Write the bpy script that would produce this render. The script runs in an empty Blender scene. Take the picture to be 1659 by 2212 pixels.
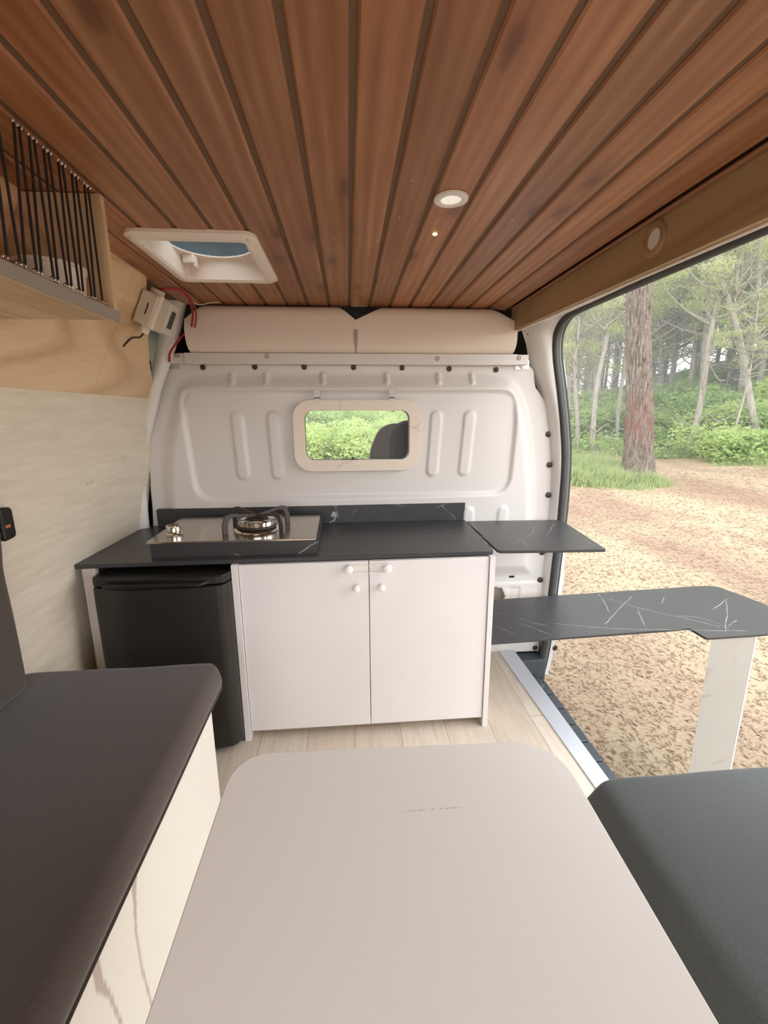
import bpy, math, random
import numpy as np
from mathutils import Vector, Matrix, noise as mn
random.seed(7); RNG = np.random.default_rng(7)
S = bpy.context.scene; COL = S.collection

# ------------------------------------------------------------------ camera, world, exposure
W_PX, F_PX = 1659.0, 948.7
PITCH, YAW, ROLL = math.radians(-12.524), math.radians(4.576), math.radians(-0.335)
fw = Vector((math.sin(YAW)*math.cos(PITCH), math.cos(YAW)*math.cos(PITCH), math.sin(PITCH)))
r0 = Vector((math.cos(YAW), -math.sin(YAW), 0)); u0 = r0.cross(fw)
rt = math.cos(ROLL)*r0 + math.sin(ROLL)*u0; up = -math.sin(ROLL)*r0 + math.cos(ROLL)*u0
cd = bpy.data.cameras.new('camera'); cam = bpy.data.objects.new('camera', cd); COL.objects.link(cam)
cd.sensor_fit = 'HORIZONTAL'; cd.sensor_width = 36.0; cd.lens = F_PX/W_PX*36.0; cd.clip_start = 0.01; cd.clip_end = 400
M3 = Matrix((rt, up, -fw)).transposed(); cam.matrix_world = Matrix.Translation((0, 0, 0.98)) @ M3.to_4x4()
S.camera = cam

wd = bpy.data.worlds.new('overcast_sky'); S.world = wd; wd.use_nodes = True
nt = wd.node_tree; nt.nodes.clear()
_o = nt.nodes.new('ShaderNodeOutputWorld'); _b = nt.nodes.new('ShaderNodeBackground')
_b.inputs[0].default_value = (0.95, 0.97, 1.0, 1); _b.inputs[1].default_value = 1.0
nt.links.new(_b.outputs[0], _o.inputs[0])
S.view_settings.view_transform = 'Standard'; S.view_settings.look = 'None'
S.view_settings.gamma = 1.0; S.view_settings.use_curve_mapping = False
S.view_settings.exposure = 2.17
S.cycles.max_bounces = 10; S.cycles.diffuse_bounces = 6; S.cycles.transparent_max_bounces = 12

# ------------------------------------------------------------------ materials
def srgb(r, g, b):
    f = lambda c: (c/255/12.92) if c/255 <= 0.04045 else ((c/255+0.055)/1.055)**2.4
    return (f(r), f(g), f(b), 1)
class NM:
    def __init__(s, name, rough=0.5, metal=0.0, spec=0.5, coat=0.0):
        s.m = bpy.data.materials.new(name); s.m.use_nodes = True; s.t = s.m.node_tree
        s.b = s.t.nodes['Principled BSDF']; s.b.inputs['Roughness'].default_value = rough
        s.b.inputs['Metallic'].default_value = metal; s.b.inputs['Specular IOR Level'].default_value = spec
        s.b.inputs['Coat Weight'].default_value = coat
    def n(s, t, **k):
        x = s.t.nodes.new('ShaderNode'+t)
        for a, v in k.items():
            if a.startswith('i_'):
                x.inputs[a[2:].replace('_', ' ')].default_value = v
            else: setattr(x, a, v)
        return x
    def l(s, a, b): s.t.links.new(a, b)
    def coord(s, scale=(1, 1, 1), kind='Object', rot=(0, 0, 0)):
        c = s.n('TexCoord'); m = s.n('Mapping'); m.inputs['Scale'].default_value = scale; m.inputs['Rotation'].default_value = rot
        s.l(c.outputs[kind], m.inputs[0]); return m.outputs[0]
    def noise(s, vec, scale, detail=4, rough=0.6, dist=0.0):
        x = s.n('TexNoise'); x.inputs['Scale'].default_value = scale; x.inputs['Detail'].default_value = detail
        x.inputs['Roughness'].default_value = rough; x.inputs['Distortion'].default_value = dist
        s.l(vec, x.inputs['Vector']); return x.outputs['Fac']
    def ramp(s, fac, stops, interp='LINEAR'):
        x = s.n('ValToRGB'); x.color_ramp.interpolation = interp; e = x.color_ramp.elements
        while len(e) < len(stops): e.new(0.5)
        for i, (p, c) in enumerate(stops): e[i].position = p; e[i].color = c
        s.l(fac, x.inputs[0]); return x.outputs[0]
    def mix(s, f, a, b, mode='MIX'):
        x = s.n('Mix', data_type='RGBA', blend_type=mode)
        for v, i in ((f, 0), (a, 6), (b, 7)):
            if hasattr(v, 'links'): s.l(v, x.inputs[i])
            else: x.inputs[i].default_value = v
        return x.outputs[2]
    def math(s, op, a, b=None, c=None):
        x = s.n('Math', operation=op)
        for i, v in enumerate((a, b, c)):
            if v is None: continue
            if hasattr(v, 'links'): s.l(v, x.inputs[i])
            else: x.inputs[i].default_value = v
        return x.outputs[0]
    def col(s, c):
        if hasattr(c, 'links'): s.l(c, s.b.inputs['Base Color'])
        else: s.b.inputs['Base Color'].default_value = c
        return s
    def bump(s, h, strength=0.3, dist=0.01):
        x = s.n('Bump'); x.inputs['Strength'].default_value = strength; x.inputs['Distance'].default_value = dist
        s.l(h, x.inputs['Height']); s.l(x.outputs[0], s.b.inputs['Normal']); return s
g4 = lambda v: (v, v, v, 1)

def plain(name, c, rough=0.5, metal=0.0, spec=0.5, var=0.06, scale=30, bump=0.0):
    m = NM(name, rough, metal, spec); v = m.coord()
    n = m.noise(v, scale, 3)
    c2 = tuple(x*(1-var*2) for x in c[:3])+(1,)
    m.col(m.mix(n, c2, c))
    if bump: m.bump(m.noise(v, scale*8, 2), bump, 0.002)
    return m.m

def mat_ceiling():
    m = NM('stained_pine', 0.42, spec=0.45)
    tc = m.n('TexCoord'); sp = m.n('SeparateXYZ'); m.l(tc.outputs['Object'], sp.inputs[0])
    idx = m.math('FLOOR', m.math('DIVIDE', m.math('SUBTRACT', sp.outputs[0], 0.014), 0.069))
    wn = m.n('TexWhiteNoise', noise_dimensions='1D'); m.l(idx, wn.inputs['W'])
    off = m.n('CombineXYZ'); m.l(m.math('MULTIPLY', wn.outputs['Value'], 7.0), off.inputs[1]); m.l(idx, off.inputs[2])
    ad = m.n('VectorMath', operation='ADD'); m.l(tc.outputs['Object'], ad.inputs[0]); m.l(off.outputs[0], ad.inputs[1])
    mp = m.n('Mapping'); mp.inputs['Scale'].default_value = (1, 0.06, 1); m.l(ad.outputs[0], mp.inputs[0])
    mp2 = m.n('Mapping'); mp2.inputs['Scale'].default_value = (1, 0.35, 1); m.l(ad.outputs[0], mp2.inputs[0])
    warp = m.noise(mp2.outputs[0], 14, 2)
    g = m.n('TexWave', wave_type='BANDS', bands_direction='X'); g.inputs['Scale'].default_value = 13
    g.inputs['Distortion'].default_value = 7; g.inputs['Detail'].default_value = 3; g.inputs['Detail Scale'].default_value = 1.2
    m.l(mp.outputs[0], g.inputs[0])
    fine = m.noise(mp.outputs[0], 160, 4, 0.7)
    ck = m.n('CombineXYZ'); m.l(m.math('MULTIPLY', idx, 5.37), ck.inputs[1]); ak = m.n('VectorMath', operation='ADD'); m.l(mp2.outputs[0], ak.inputs[0]); m.l(ck.outputs[0], ak.inputs[1])
    wk = m.n('VectorMath', operation='SCALE'); wn3 = m.n('TexNoise'); wn3.inputs['Scale'].default_value = 30; m.l(tc.outputs['Object'], wn3.inputs['Vector']); m.l(wn3.outputs['Color'], wk.inputs[0]); wk.inputs['Scale'].default_value = 0.012
    ak2 = m.n('VectorMath', operation='ADD'); m.l(ak.outputs[0], ak2.inputs[0]); m.l(wk.outputs[0], ak2.inputs[1])
    vo = m.n('TexVoronoi', feature='F1', voronoi_dimensions='2D'); vo.inputs['Scale'].default_value = 8.0; m.l(ak2.outputs[0], vo.inputs['Vector'])
    knot = m.ramp(vo.outputs['Distance'], [(0.0, g4(1)), (0.06, g4(0.8)), (0.10, g4(0.25)), (0.22, g4(0))])
    gn = m.n('TexNoise'); gn.inputs['Scale'].default_value = 34; gn.inputs['Detail'].default_value = 5; gn.inputs['Roughness'].default_value = .65; gn.inputs['Distortion'].default_value = .5; m.l(mp.outputs[0], gn.inputs['Vector'])
    gf = m.math('ADD', m.math('MULTIPLY', g.outputs['Fac'], 0.22), m.math('MULTIPLY', gn.outputs['Fac'], 0.95))
    base = m.ramp(gf, [(0.28, srgb(138, 86, 54)), (0.52, srgb(164, 110, 74)), (0.68, srgb(176, 122, 84)), (0.85, srgb(196, 146, 108))])
    base = m.mix(m.math('MULTIPLY', m.math('SUBTRACT', fine, 0.4), 0.9), base, srgb(136, 80, 48))
    base = m.mix(m.math('MULTIPLY', m.math('SUBTRACT', warp, 0.35), 1.3), base, srgb(146, 92, 50))
    base = m.mix(m.math('MULTIPLY', knot, 0.75), base, srgb(92, 46, 26))
    br = m.math('ADD', 0.80, m.math('MULTIPLY', wn.outputs['Value'], 0.34)); cb = m.n('CombineXYZ')
    for i in range(3): m.l(br, cb.inputs[i])
    m.col(m.mix(1.0, base, cb.outputs[0], 'MULTIPLY')); m.bump(fine, 0.08, 0.002)
    return m.m

def mat_oak(name, light, dark, axis='Y', scale=1.0):
    m = NM(name, 0.5, spec=0.35)
    sc = {'Y': (1, 0.13, 1), 'X': (0.13, 1, 1), 'Z': (1, 1, 0.13)}[axis]
    v = m.coord(sc); v2 = m.coord(tuple(x*1.0 for x in ((1, .4, 1) if axis == 'Y' else (.4, 1, 1))))
    big = m.noise(v2, 5*scale, 3, 0.55, 1.2)
    rings = m.math('FRACT', m.math('MULTIPLY', m.noise(v, 3.2*scale, 2, 0.5, 0.8), 11))
    rg = m.ramp(rings, [(0, g4(0.15)), (0.35, g4(0.75)), (0.8, g4(0.55)), (1, g4(0.15))])
    fine = m.noise(v, 130*scale, 4, 0.7)
    f = m.math('ADD', m.math('MULTIPLY', rg, 0.75), m.math('ADD', m.math('MULTIPLY', fine, 0.4), m.math('MULTIPLY', m.math('SUBTRACT', big, 0.5), 0.5)))
    m.col(m.ramp(f, [(0.2, dark), (0.75, light)])); m.bump(fine, 0.06, 0.002)
    return m.m

def mat_marble(name, base, base2, vein, thick=0.012, sc=5.0, rough=0.38, amt=1.0, cloud=4.0):
    m = NM(name, rough, spec=0.4); c = m.n('TexCoord')
    nz = m.n('TexNoise'); nz.inputs['Scale'].default_value = 3.0; nz.inputs['Detail'].default_value = 5
    m.l(c.outputs['Object'], nz.inputs['Vector'])
    vm = m.n('VectorMath', operation='SCALE'); m.l(nz.outputs['Color'], vm.inputs[0]); vm.inputs['Scale'].default_value = 0.13
    va = m.n('VectorMath', operation='ADD'); m.l(c.outputs['Object'], va.inputs[0]); m.l(vm.outputs[0], va.inputs[1])
    mp = m.n('Mapping'); mp.inputs['Scale'].default_value = (1, 2.6, 1.3); mp.inputs['Rotation'].default_value = (0.3, 0.2, 0.6); m.l(va.outputs[0], mp.inputs[0])
    vo = m.n('TexVoronoi', feature='DISTANCE_TO_EDGE'); vo.inputs['Scale'].default_value = sc; m.l(mp.outputs[0], vo.inputs['Vector'])
    line = m.ramp(vo.outputs['Distance'], [(0, g4(1)), (thick*0.5, g4(0.6)), (thick, g4(0))])
    mask = m.ramp(m.noise(c.outputs['Object'], 6.5, 2), [(0.5, g4(0)), (0.62, g4(1))])
    f = m.math('MULTIPLY', m.math('MULTIPLY', line, mask), amt)
    cl = m.mix(m.noise(c.outputs['Object'], cloud, 4), base, base2)
    m.col(m.mix(f, cl, vein)); return m.m

def mat_fabric(name, c):
    m = NM(name, 0.95, spec=0.15); v = m.coord()
    n = m.noise(v, 420, 2, 0.8); n2 = m.noise(v, 6, 3)
    cc = m.mix(n, tuple(x*0.55 for x in c[:3])+(1,), tuple(min(1, x*1.5) for x in c[:3])+(1,))
    m.col(m.mix(m.math('MULTIPLY', n2, 0.35), cc, tuple(x*0.6 for x in c[:3])+(1,)))
    m.b.inputs['Sheen Weight'].default_value = 0.35; m.b.inputs['Sheen Roughness'].default_value = 0.5
    m.bump(n, 0.35, 0.001); return m.m

def mat_linen():
    m = NM('white_board', 0.55, spec=0.3); v = m.coord((1, 0.12, 1.0), rot=(0.12, 0, 0)); n = m.noise(v, 60, 4, 0.7)
    n2 = m.noise(m.coord(), 3, 3)
    c = m.ramp(n, [(0.3, srgb(216, 204, 184)), (0.7, srgb(234, 224, 206))])
    m.col(m.mix(m.math('MULTIPLY', n2, 0.25), c, srgb(218, 204, 178))); m.bump(n, 0.12, 0.002); return m.m

def mat_floor():
    m = NM('pale_oak_floor', 0.42, spec=0.4); tc = m.n('TexCoord')
    br = m.n('TexBrick'); br.offset = 0.37; br.inputs['Scale'].default_value = 1.0
    br.inputs['Brick Width'].default_value = 0.9; br.inputs['Row Height'].default_value = 0.145; br.inputs['Mortar Size'].default_value = 0.0012
    mp = m.n('Mapping'); mp.inputs['Rotation'].default_value = (0, 0, math.pi/2); m.l(tc.outputs['Object'], mp.inputs[0]); m.l(mp.outputs[0], br.inputs[0])
    br.inputs['Color1'].default_value = srgb(214, 200, 182); br.inputs['Color2'].default_value = srgb(226, 214, 198); br.inputs['Mortar'].default_value = srgb(170, 150, 130)
    v = m.coord((1, 0.09, 1)); g = m.noise(v, 70, 4, 0.7, 0.5)
    m.col(m.mix(m.ramp(g, [(0.4, g4(0)), (0.75, g4(0.55))]), br.outputs['Color'], srgb(188, 168, 146))); return m.m

def mat_ground():
    m = NM('sandy_ground', 0.95, spec=0.1); v = m.coord()
    v2 = m.coord((1, 2.4, 1), rot=(0, 0, 0.5))
    path = m.ramp(m.noise(m.coord((1, 0.45, 1), rot=(0, 0, -0.75)), 0.45, 4, 0.6), [(0.40, g4(0)), (0.58, g4(1))])
    vo = m.n('TexVoronoi'); vo.inputs['Scale'].default_value = 75; m.l(v2, vo.inputs['Vector'])
    sc_ = m.n('SeparateColor'); m.l(vo.outputs['Color'], sc_.inputs[0])
    chip = m.mix(sc_.outputs[0], srgb(124, 98, 82), srgb(184, 163, 142))
    n = m.noise(v2, 42, 4, 0.8)
    mulch = m.mix(n, srgb(116, 92, 78), chip)
    lg = m.noise(v2, 7, 5, 0.85); mulch = m.mix(m.math('MULTIPLY', m.math('GREATER_THAN', lg, 0.52), 0.35), mulch, srgb(112, 82, 66))
    sand = m.mix(m.noise(v, 14, 5, 0.7), srgb(156, 143, 117), srgb(174, 161, 134))
    f = m.math('MINIMUM', m.math('ADD', m.math('MULTIPLY', path, 0.8), m.math('MULTIPLY', m.math('SUBTRACT', n, 0.5), 1.6)), 1.0)
    m.col(m.mix(m.math('MAXIMUM', f, 0.0), mulch, sand)); m.bump(n, 0.5, 0.01); return m.m

def mat_leaf(name, c1, c2, trans=0.35):
    m = NM(name, 0.6, spec=0.2); v = m.coord(); n = m.noise(v, 2.2, 3)
    oi = m.n('ObjectInfo')
    c = m.mix(n, c1, c2); m.col(c)
    tr = m.n('BsdfTranslucent'); m.l(c, tr.inputs[0]); mx = m.n('MixShader'); mx.inputs[0].default_value = trans
    out = m.t.nodes['Material Output']; m.l(m.b.outputs[0], mx.inputs[1]); m.l(tr.outputs[0], mx.inputs[2]); m.l(mx.outputs[0], out.inputs[0])
    return m.m

def mat_bark(name, a, b, c, red=False):
    m = NM(name, 0.95, spec=0.1); v = m.coord((1, 1, 0.16)); v2 = m.coord((1, 1, 0.5))
    n1 = m.noise(v, 26, 6, 0.75, 0.6); n2 = m.noise(v2, 45, 4, 0.8)
    f = m.math('ADD', m.math('MULTIPLY', n1, 0.75), m.math('MULTIPLY', n2, 0.25))
    colr = m.ramp(f, [(0.36, a), (0.47, b), (0.62, c)])
    if red:
        tc = m.n('TexCoord'); sp = m.n('SeparateXYZ'); m.l(tc.outputs['Object'], sp.inputs[0])
        band = m.ramp(m.math('DIVIDE', sp.outputs[2], 4.0), [(0.18, g4(0)), (0.26, g4(0.55)), (0.44, g4(0.55)), (0.53, g4(0))])
        pa = m.ramp(m.noise(tc.outputs['Object'], 5, 4), [(0.4, g4(0)), (0.6, g4(1))])
        colr = m.mix(m.math('MULTIPLY', band, pa), colr, srgb(128, 84, 78))
    m.col(colr); m.bump(f, 0.8, 0.03); return m.m

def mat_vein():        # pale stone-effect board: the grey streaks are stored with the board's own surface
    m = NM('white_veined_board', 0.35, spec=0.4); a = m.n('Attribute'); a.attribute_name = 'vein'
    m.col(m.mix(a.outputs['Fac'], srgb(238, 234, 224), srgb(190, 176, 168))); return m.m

def emit(name, c, k):
    m = NM(name, 0.4); m.col(c); m.b.inputs['Emission Color'].default_value = c; m.b.inputs['Emission Strength'].default_value = k; return m.m

def glassy(name, c, rough=0.05, alpha=0.25):
    m = NM(name, rough); m.col(c); m.b.inputs['Alpha'].default_value = alpha; return m.m

MT = dict(
 ceil=mat_ceiling(),
 oak=mat_oak('light_oak_laminate', srgb(232, 202, 164), srgb(196, 160, 120)),
 oakbox=mat_oak('oak_laminate_box', srgb(218, 188, 150), srgb(184, 152, 112)),
 oakbeam=mat_oak('brown_oak_board', srgb(176, 146, 108), srgb(148, 118, 82)),
 linen=mat_linen(), floor=mat_floor(),
 paint=plain('van_white_paint', srgb(226, 222, 216), 0.28, spec=0.5, var=0.01),
 bulk=plain('bulkhead_white_paint', srgb(218, 213, 208), 0.3, spec=0.5, var=0.012, scale=6),
 steel=plain('galvanised_edge', srgb(200, 200, 196), 0.35, 0.6),
 blackp=mat_marble('black_marble_plain', srgb(56, 55, 56), srgb(66, 65, 66), srgb(120, 118, 116), 0.004, 3.2, 0.36, 0.35),
 vline=plain('pale_vein', srgb(150, 149, 148), 0.4, var=.2),
 black=mat_marble('black_marble', srgb(56, 55, 56), srgb(64, 63, 63), srgb(190, 188, 184), 0.0055, 3.2, 0.36, 0.9),
 cream=mat_marble('cream_marble', srgb(236, 222, 204), srgb(226, 212, 196), srgb(176, 150, 126), 0.02, 4.5, 0.4, 0.5),
 whitem=mat_marble('white_marble', srgb(168, 165, 158), srgb(156, 152, 144), srgb(140, 128, 118), 0.03, 3.4, 0.4, 0.7),
 edge=plain('dark_stone_edge', srgb(92, 84, 82), 0.5),
 vein=mat_vein(),
 alu=plain('brushed_aluminium', srgb(216, 220, 228), 0.42, 0.25, var=0.03),
 chrome=plain('chrome', srgb(225, 222, 215), 0.12, 1.0, var=0.0),
 iron=plain('cast_iron', srgb(78, 72, 68), 0.6, 0.2),
 burner=plain('burner_dark', srgb(60, 54, 48), 0.5, 0.3),
 glass=plain('brushed_hob_plate', srgb(176, 168, 156), 0.16, 0.85, var=0.02),
 fridge=plain('black_fridge_metal', srgb(40, 37, 33), 0.36, 0.1, var=0.08),
 fridged=plain('black_plastic', srgb(16, 15, 15), 0.4),
 cab=plain('white_cabinet_board', srgb(228, 224, 222), 0.42, var=0.03, scale=4),
 cabside=plain('white_cabinet_edge', srgb(224, 219, 217), 0.45, var=0.01),
 knob=plain('white_knob_gloss', srgb(240, 236, 230), 0.15, var=0.0),
 stile=plain('grey_white_board', srgb(196, 184, 176), 0.5),
 table=plain('greige_table_laminate', srgb(240, 236, 230), 0.40, spec=0.35, var=0.015, scale=120),
 tabedge=plain('pale_table_edge', srgb(226, 214, 200), 0.5),
 fab=mat_fabric('charcoal_fabric_shaded', srgb(74, 64, 56)),  # left cushions: darker, warmer copy of the cloth, side-wall shade put into its colour
 fabr=mat_fabric('charcoal_fabric_daylit', srgb(90, 94, 93)),  # right cushion: same cloth, door daylight put into a lighter, cooler colour
 rubber=plain('black_rubber', srgb(58, 56, 54), 0.55),
 rubber2=plain('grey_green_rubber', srgb(98, 104, 100), 0.5),
 darkp=plain('dark_plastic_step', srgb(74, 80, 84), 0.6, bump=0.2),
 cream_v=plain('cream_vinyl', srgb(236, 222, 208), 0.62, spec=0.3, var=0.02, bump=0.25, scale=60),
 whitep=plain('warm_white_plastic', srgb(238, 226, 214), 0.4, var=0.01),
 greyp=plain('pale_grey_plastic', srgb(206, 200, 186), 0.5, var=0.01),
 red=plain('red_cable', srgb(168, 40, 44), 0.45), grey=plain('grey_trim', srgb(160, 150, 138), 0.5),
 cord=plain('black_elastic_cord', srgb(34, 24, 24), 0.8),
 darkw=plain('dark_void', srgb(30, 20, 16), 0.9), seat=mat_fabric('dark_seat_fabric', srgb(46, 46, 46)),
 seatg=plain('grey_seat_shell', srgb(118, 104, 92), 0.6),
 ground=mat_ground(),
 pine=mat_leaf('pine_needles', srgb(160, 168, 118), srgb(190, 194, 148), 0.5),
 bush=mat_leaf('shrub_leaves', srgb(142, 170, 104), srgb(180, 198, 136), 0.5),
 bush2=mat_leaf('shrub_leaves_yellow', srgb(160, 184, 112), srgb(194, 206, 146), 0.5),
 grass=mat_leaf('grass_blades', srgb(140, 158, 108), srgb(184, 190, 148), 0.45),
 bark=mat_bark('pine_bark', srgb(64, 54, 48), srgb(110, 100, 92), srgb(148, 138, 128), True),
 bark2=mat_bark('pale_bark', srgb(112, 104, 94), srgb(150, 143, 132), srgb(176, 170, 158)),
 chip=plain('dry_litter', srgb(172, 150, 126), 0.9, var=0.35, scale=9),
 blue=glassy('blue_tinted_dome', srgb(118, 146, 160), 0.2, 0.55),
 pane=glassy('clear_pane', (1, 1, 1, 1), 0.02, 0.06),
 led=emit('led_diffuser', srgb(240, 232, 222), 0.12), ledring=plain('lamp_ring', srgb(232, 226, 218), 0.3, var=0.0),
 amber=emit('amber_point', srgb(255, 226, 130), 1.2), bolt=plain('dark_bolt', srgb(70, 58, 54), 0.4, 0.4),
 screw=plain('pale_screw', srgb(214, 196, 172), 0.3, 0.5), hinge=plain('bright_hinge', srgb(176, 176, 172), 0.42, 0.8),
 skin=plain('outer_white_paint', srgb(226, 230, 236), 0.2, var=0.0), orange=plain('orange_tab', srgb(196, 112, 60), 0.4),
 ink=plain('faint_print', srgb(196, 188, 182), 0.6), band=plain('clear_elastic', srgb(236, 226, 218), 0.3, var=0),
 seam=plain('groove_shadow_gap', srgb(118, 88, 66), 0.8),
)

# ------------------------------------------------------------------ mesh helpers
class MB:
    def __init__(s): s.v = []; s.f = []; s.mi = []; s.cur = 0
    def add(s, vs, fs):
        o = len(s.v); s.v += [tuple(p) for p in vs]; s.f += [tuple(i+o for i in f) for f in fs]; s.mi += [s.cur]*len(fs); return s
    def box(s, x0, x1, y0, y1, z0, z1):
        return s.add([(x0, y0, z0), (x1, y0, z0), (x1, y1, z0), (x0, y1, z0), (x0, y0, z1), (x1, y0, z1), (x1, y1, z1), (x0, y1, z1)],
                     [(0, 3, 2, 1), (4, 5, 6, 7), (0, 1, 5, 4), (1, 2, 6, 5), (2, 3, 7, 6), (3, 0, 4, 7)])
    def prism(s, pts, lo, hi, axis='z'):           # closed polygon (2D) extruded along an axis
        n = len(pts)
        def P(a, b, h): return {'z': (a, b, h), 'y': (a, h, b), 'x': (h, a, b)}[axis]
        vs = [P(a, b, lo) for a, b in pts]+[P(a, b, hi) for a, b in pts]
        return s.add(vs, [tuple(range(n))[::-1], tuple(range(n, 2*n))]+[(i, (i+1) % n, n+(i+1) % n, n+i) for i in range(n)])
    def ring(s, outer, inner, lo, hi, axis='y'):   # frame: two loops with the same count
        n = len(outer)
        def P(a, b, h): return {'z': (a, b, h), 'y': (a, h, b), 'x': (h, a, b)}[axis]
        vs = [P(a, b, lo) for a, b in outer]+[P(a, b, lo) for a, b in inner]+[P(a, b, hi) for a, b in outer]+[P(a, b, hi) for a, b in inner]
        fs = []
        for i in range(n):
            j = (i+1) % n
            fs += [(i, j, n+j, n+i), (2*n+i, 3*n+i, 3*n+j, 2*n+j), (i, 2*n+i, 2*n+j, j), (n+i, n+j, 3*n+j, 3*n+i)]
        return s.add(vs, fs)
    def cyl(s, c, r, h, axis='z', n=24, r2=None):
        r2 = r if r2 is None else r2; vs = []
        for rr, hh in ((r, 0), (r2, h)):
            for i in range(n):
                a = 2*math.pi*i/n; p, q = rr*math.cos(a), rr*math.sin(a)
                vs.append({'z': (c[0]+p, c[1]+q, c[2]+hh), 'y': (c[0]+p, c[1]+hh, c[2]+q), 'x': (c[0]+hh, c[1]+p, c[2]+q)}[axis])
        return s.add(vs, [tuple(range(n))[::-1], tuple(range(n, 2*n))]+[(i, (i+1) % n, n+(i+1) % n, n+i) for i in range(n)])
    def lathe(s, c, prof, n=32, axis='z'):
        vs = []; fs = []; k = len(prof)
        for i in range(n):
            a = 2*math.pi*i/n
            for r, h in prof:
                p, q = r*math.cos(a), r*math.sin(a)
                vs.append({'z': (c[0]+p, c[1]+q, c[2]+h), 'y': (c[0]+p, c[1]+h, c[2]+q), 'x': (c[0]+h, c[1]+p, c[2]+q)}[axis])
        for i in range(n):
            j = (i+1) % n
            for t in range(k-1): fs.append((i*k+t, j*k+t, j*k+t+1, i*k+t+1))
        return s.add(vs, fs)
    def tube(s, path, r, n=10, closed=False, cap=True):
        P = [Vector(p) for p in path]; R = r if hasattr(r, '__len__') else [r]*len(P); vs = []; m = len(P); prev = None
        for i, p in enumerate(P):
            t = (P[(i+1) % m] if (closed or i < m-1) else p)-(P[i-1] if (closed or i > 0) else p); t.normalize()
            if prev is None: prev = t.orthogonal().normalized()
            u = (prev-t*prev.dot(t))
            u = u.normalized() if u.length > 1e-6 else t.orthogonal().normalized()
            prev = u; w = t.cross(u)
            for k in range(n):
                a = 2*math.pi*k/n; vs.append(p+(u*math.cos(a)+w*math.sin(a))*R[i])
        fs = []
        for i in range(m if closed else m-1):
            j = (i+1) % m
            for k in range(n):
                l = (k+1) % n; fs.append((i*n+k, i*n+l, j*n+l, j*n+k))
        if cap and not closed: fs += [tuple(range(n))[::-1], tuple(range((m-1)*n, m*n))]
        return s.add(vs, fs)
    def strip(s, a, b):
        n = len(a); return s.add(list(a)+list(b), [(i, i+1, n+i+1, n+i) for i in range(n-1)])
    def grid(s, rows):
        n, m = len(rows), len(rows[0]); vs = [p for r in rows for p in r]
        return s.add(vs, [(i*m+j, i*m+j+1, (i+1)*m+j+1, (i+1)*m+j) for i in range(n-1) for j in range(m-1)])
def rrect(x0, x1, z0, z1, r, n=8):
    o = []
    for cx, cz, a in ((x1-r, z1-r, 0), (x0+r, z1-r, 90), (x0+r, z0+r, 180), (x1-r, z0+r, 270)):
        for i in range(n+1):
            t = math.radians(a+90*i/n); o.append((cx+r*math.cos(t), cz+r*math.sin(t)))
    return o
def rpoly(pts, rs, n=8):      # polygon with rounded corners
    o = []; N = len(pts)
    for i, p in enumerate(pts):
        p = Vector(p); a = Vector(pts[i-1]); b = Vector(pts[(i+1) % N]); r = rs[i] if hasattr(rs, '__len__') else rs
        if r <= 0: o.append(tuple(p)); continue
        da = (a-p); db = (b-p); r1 = min(r, da.length*.49, db.length*.49); A = p+da.normalized()*r1; B = p+db.normalized()*r1
        for k in range(n+1):
            t = k/n; o.append(tuple(A*(1-t)**2+p*2*t*(1-t)*0.98+B*t*t + p*0.02*2*t*(1-t)))
    return o
def smooth_path(pts, k=6, closed=False):
    P = [Vector(p) for p in pts]; n = len(P); o = []
    for i in range(n if closed else n-1):
        g = (lambda j: P[j % n]) if closed else (lambda j: P[max(0, min(n-1, j))])
        a, b, c, d = g(i-1), g(i), g(i+1), g(i+2)
        for t in range(k):
            t /= k; o.append(0.5*((2*b)+(c-a)*t+(2*a-5*b+4*c-d)*t*t+(3*b-a-3*c+d)*t**3))
    if not closed: o.append(P[-1])
    return o

def obj(name, mb, mats, parent=None, loc=None, smooth=False, bevel=0.0, seg=2, sub=0, angle=40):
    mats = mats if isinstance(mats, (list, tuple)) else [mats]
    off = Vector((0, 0, 0)); q = parent; off_world = Vector((0, 0, 0))
    while q is not None: off_world += q.location; q = q.parent
    if parent is None and loc is not None: off = Vector(loc)
    base = off if parent is None else off_world
    me = bpy.data.meshes.new(name); me.from_pydata([tuple(Vector(v)-base) for v in mb.v], [], mb.f)
    for m in mats: me.materials.append(m)
    if len(mats) > 1: me.polygons.foreach_set('material_index', mb.mi)
    me.validate(); me.update()
    o = bpy.data.objects.new(name, me); COL.objects.link(o)
    if parent is not None: o.parent = parent
    else: o.location = off
    import bmesh
    bm = bmesh.new(); bm.from_mesh(me); bmesh.ops.recalc_face_normals(bm, faces=bm.faces); bm.to_mesh(me); bm.free()
    if smooth or bevel or sub:
        me.polygons.foreach_set('use_smooth', [True]*len(me.polygons))
        me.set_sharp_from_angle(angle=math.radians(angle))
    if bevel:
        b = o.modifiers.new('bevel', 'BEVEL'); b.width = bevel; b.segments = seg; b.limit_method = 'ANGLE'; b.angle_limit = math.radians(35)
        b.harden_normals = False
    if sub:
        b = o.modifiers.new('sub', 'SUBSURF'); b.levels = sub; b.render_levels = sub
    return o
def tag(o, label=None, cat=None, group=None, kind=None):
    if label: o['label'] = label
    if cat: o['category'] = cat
    if group: o['group'] = group
    if kind: o['kind'] = kind
    return o
def thing(name, loc, label, cat, group=None):
    o = bpy.data.objects.new(name, None); COL.objects.link(o); o.location = loc; o.empty_display_size = 0.1
    return tag(o, label, cat, group)
def struct(name, loc=(0, 0, 0), label=None):
    o = bpy.data.objects.new(name, None); COL.objects.link(o); o.location = loc; o.empty_display_size = 0.1
    return tag(o, label, kind='structure')

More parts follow.
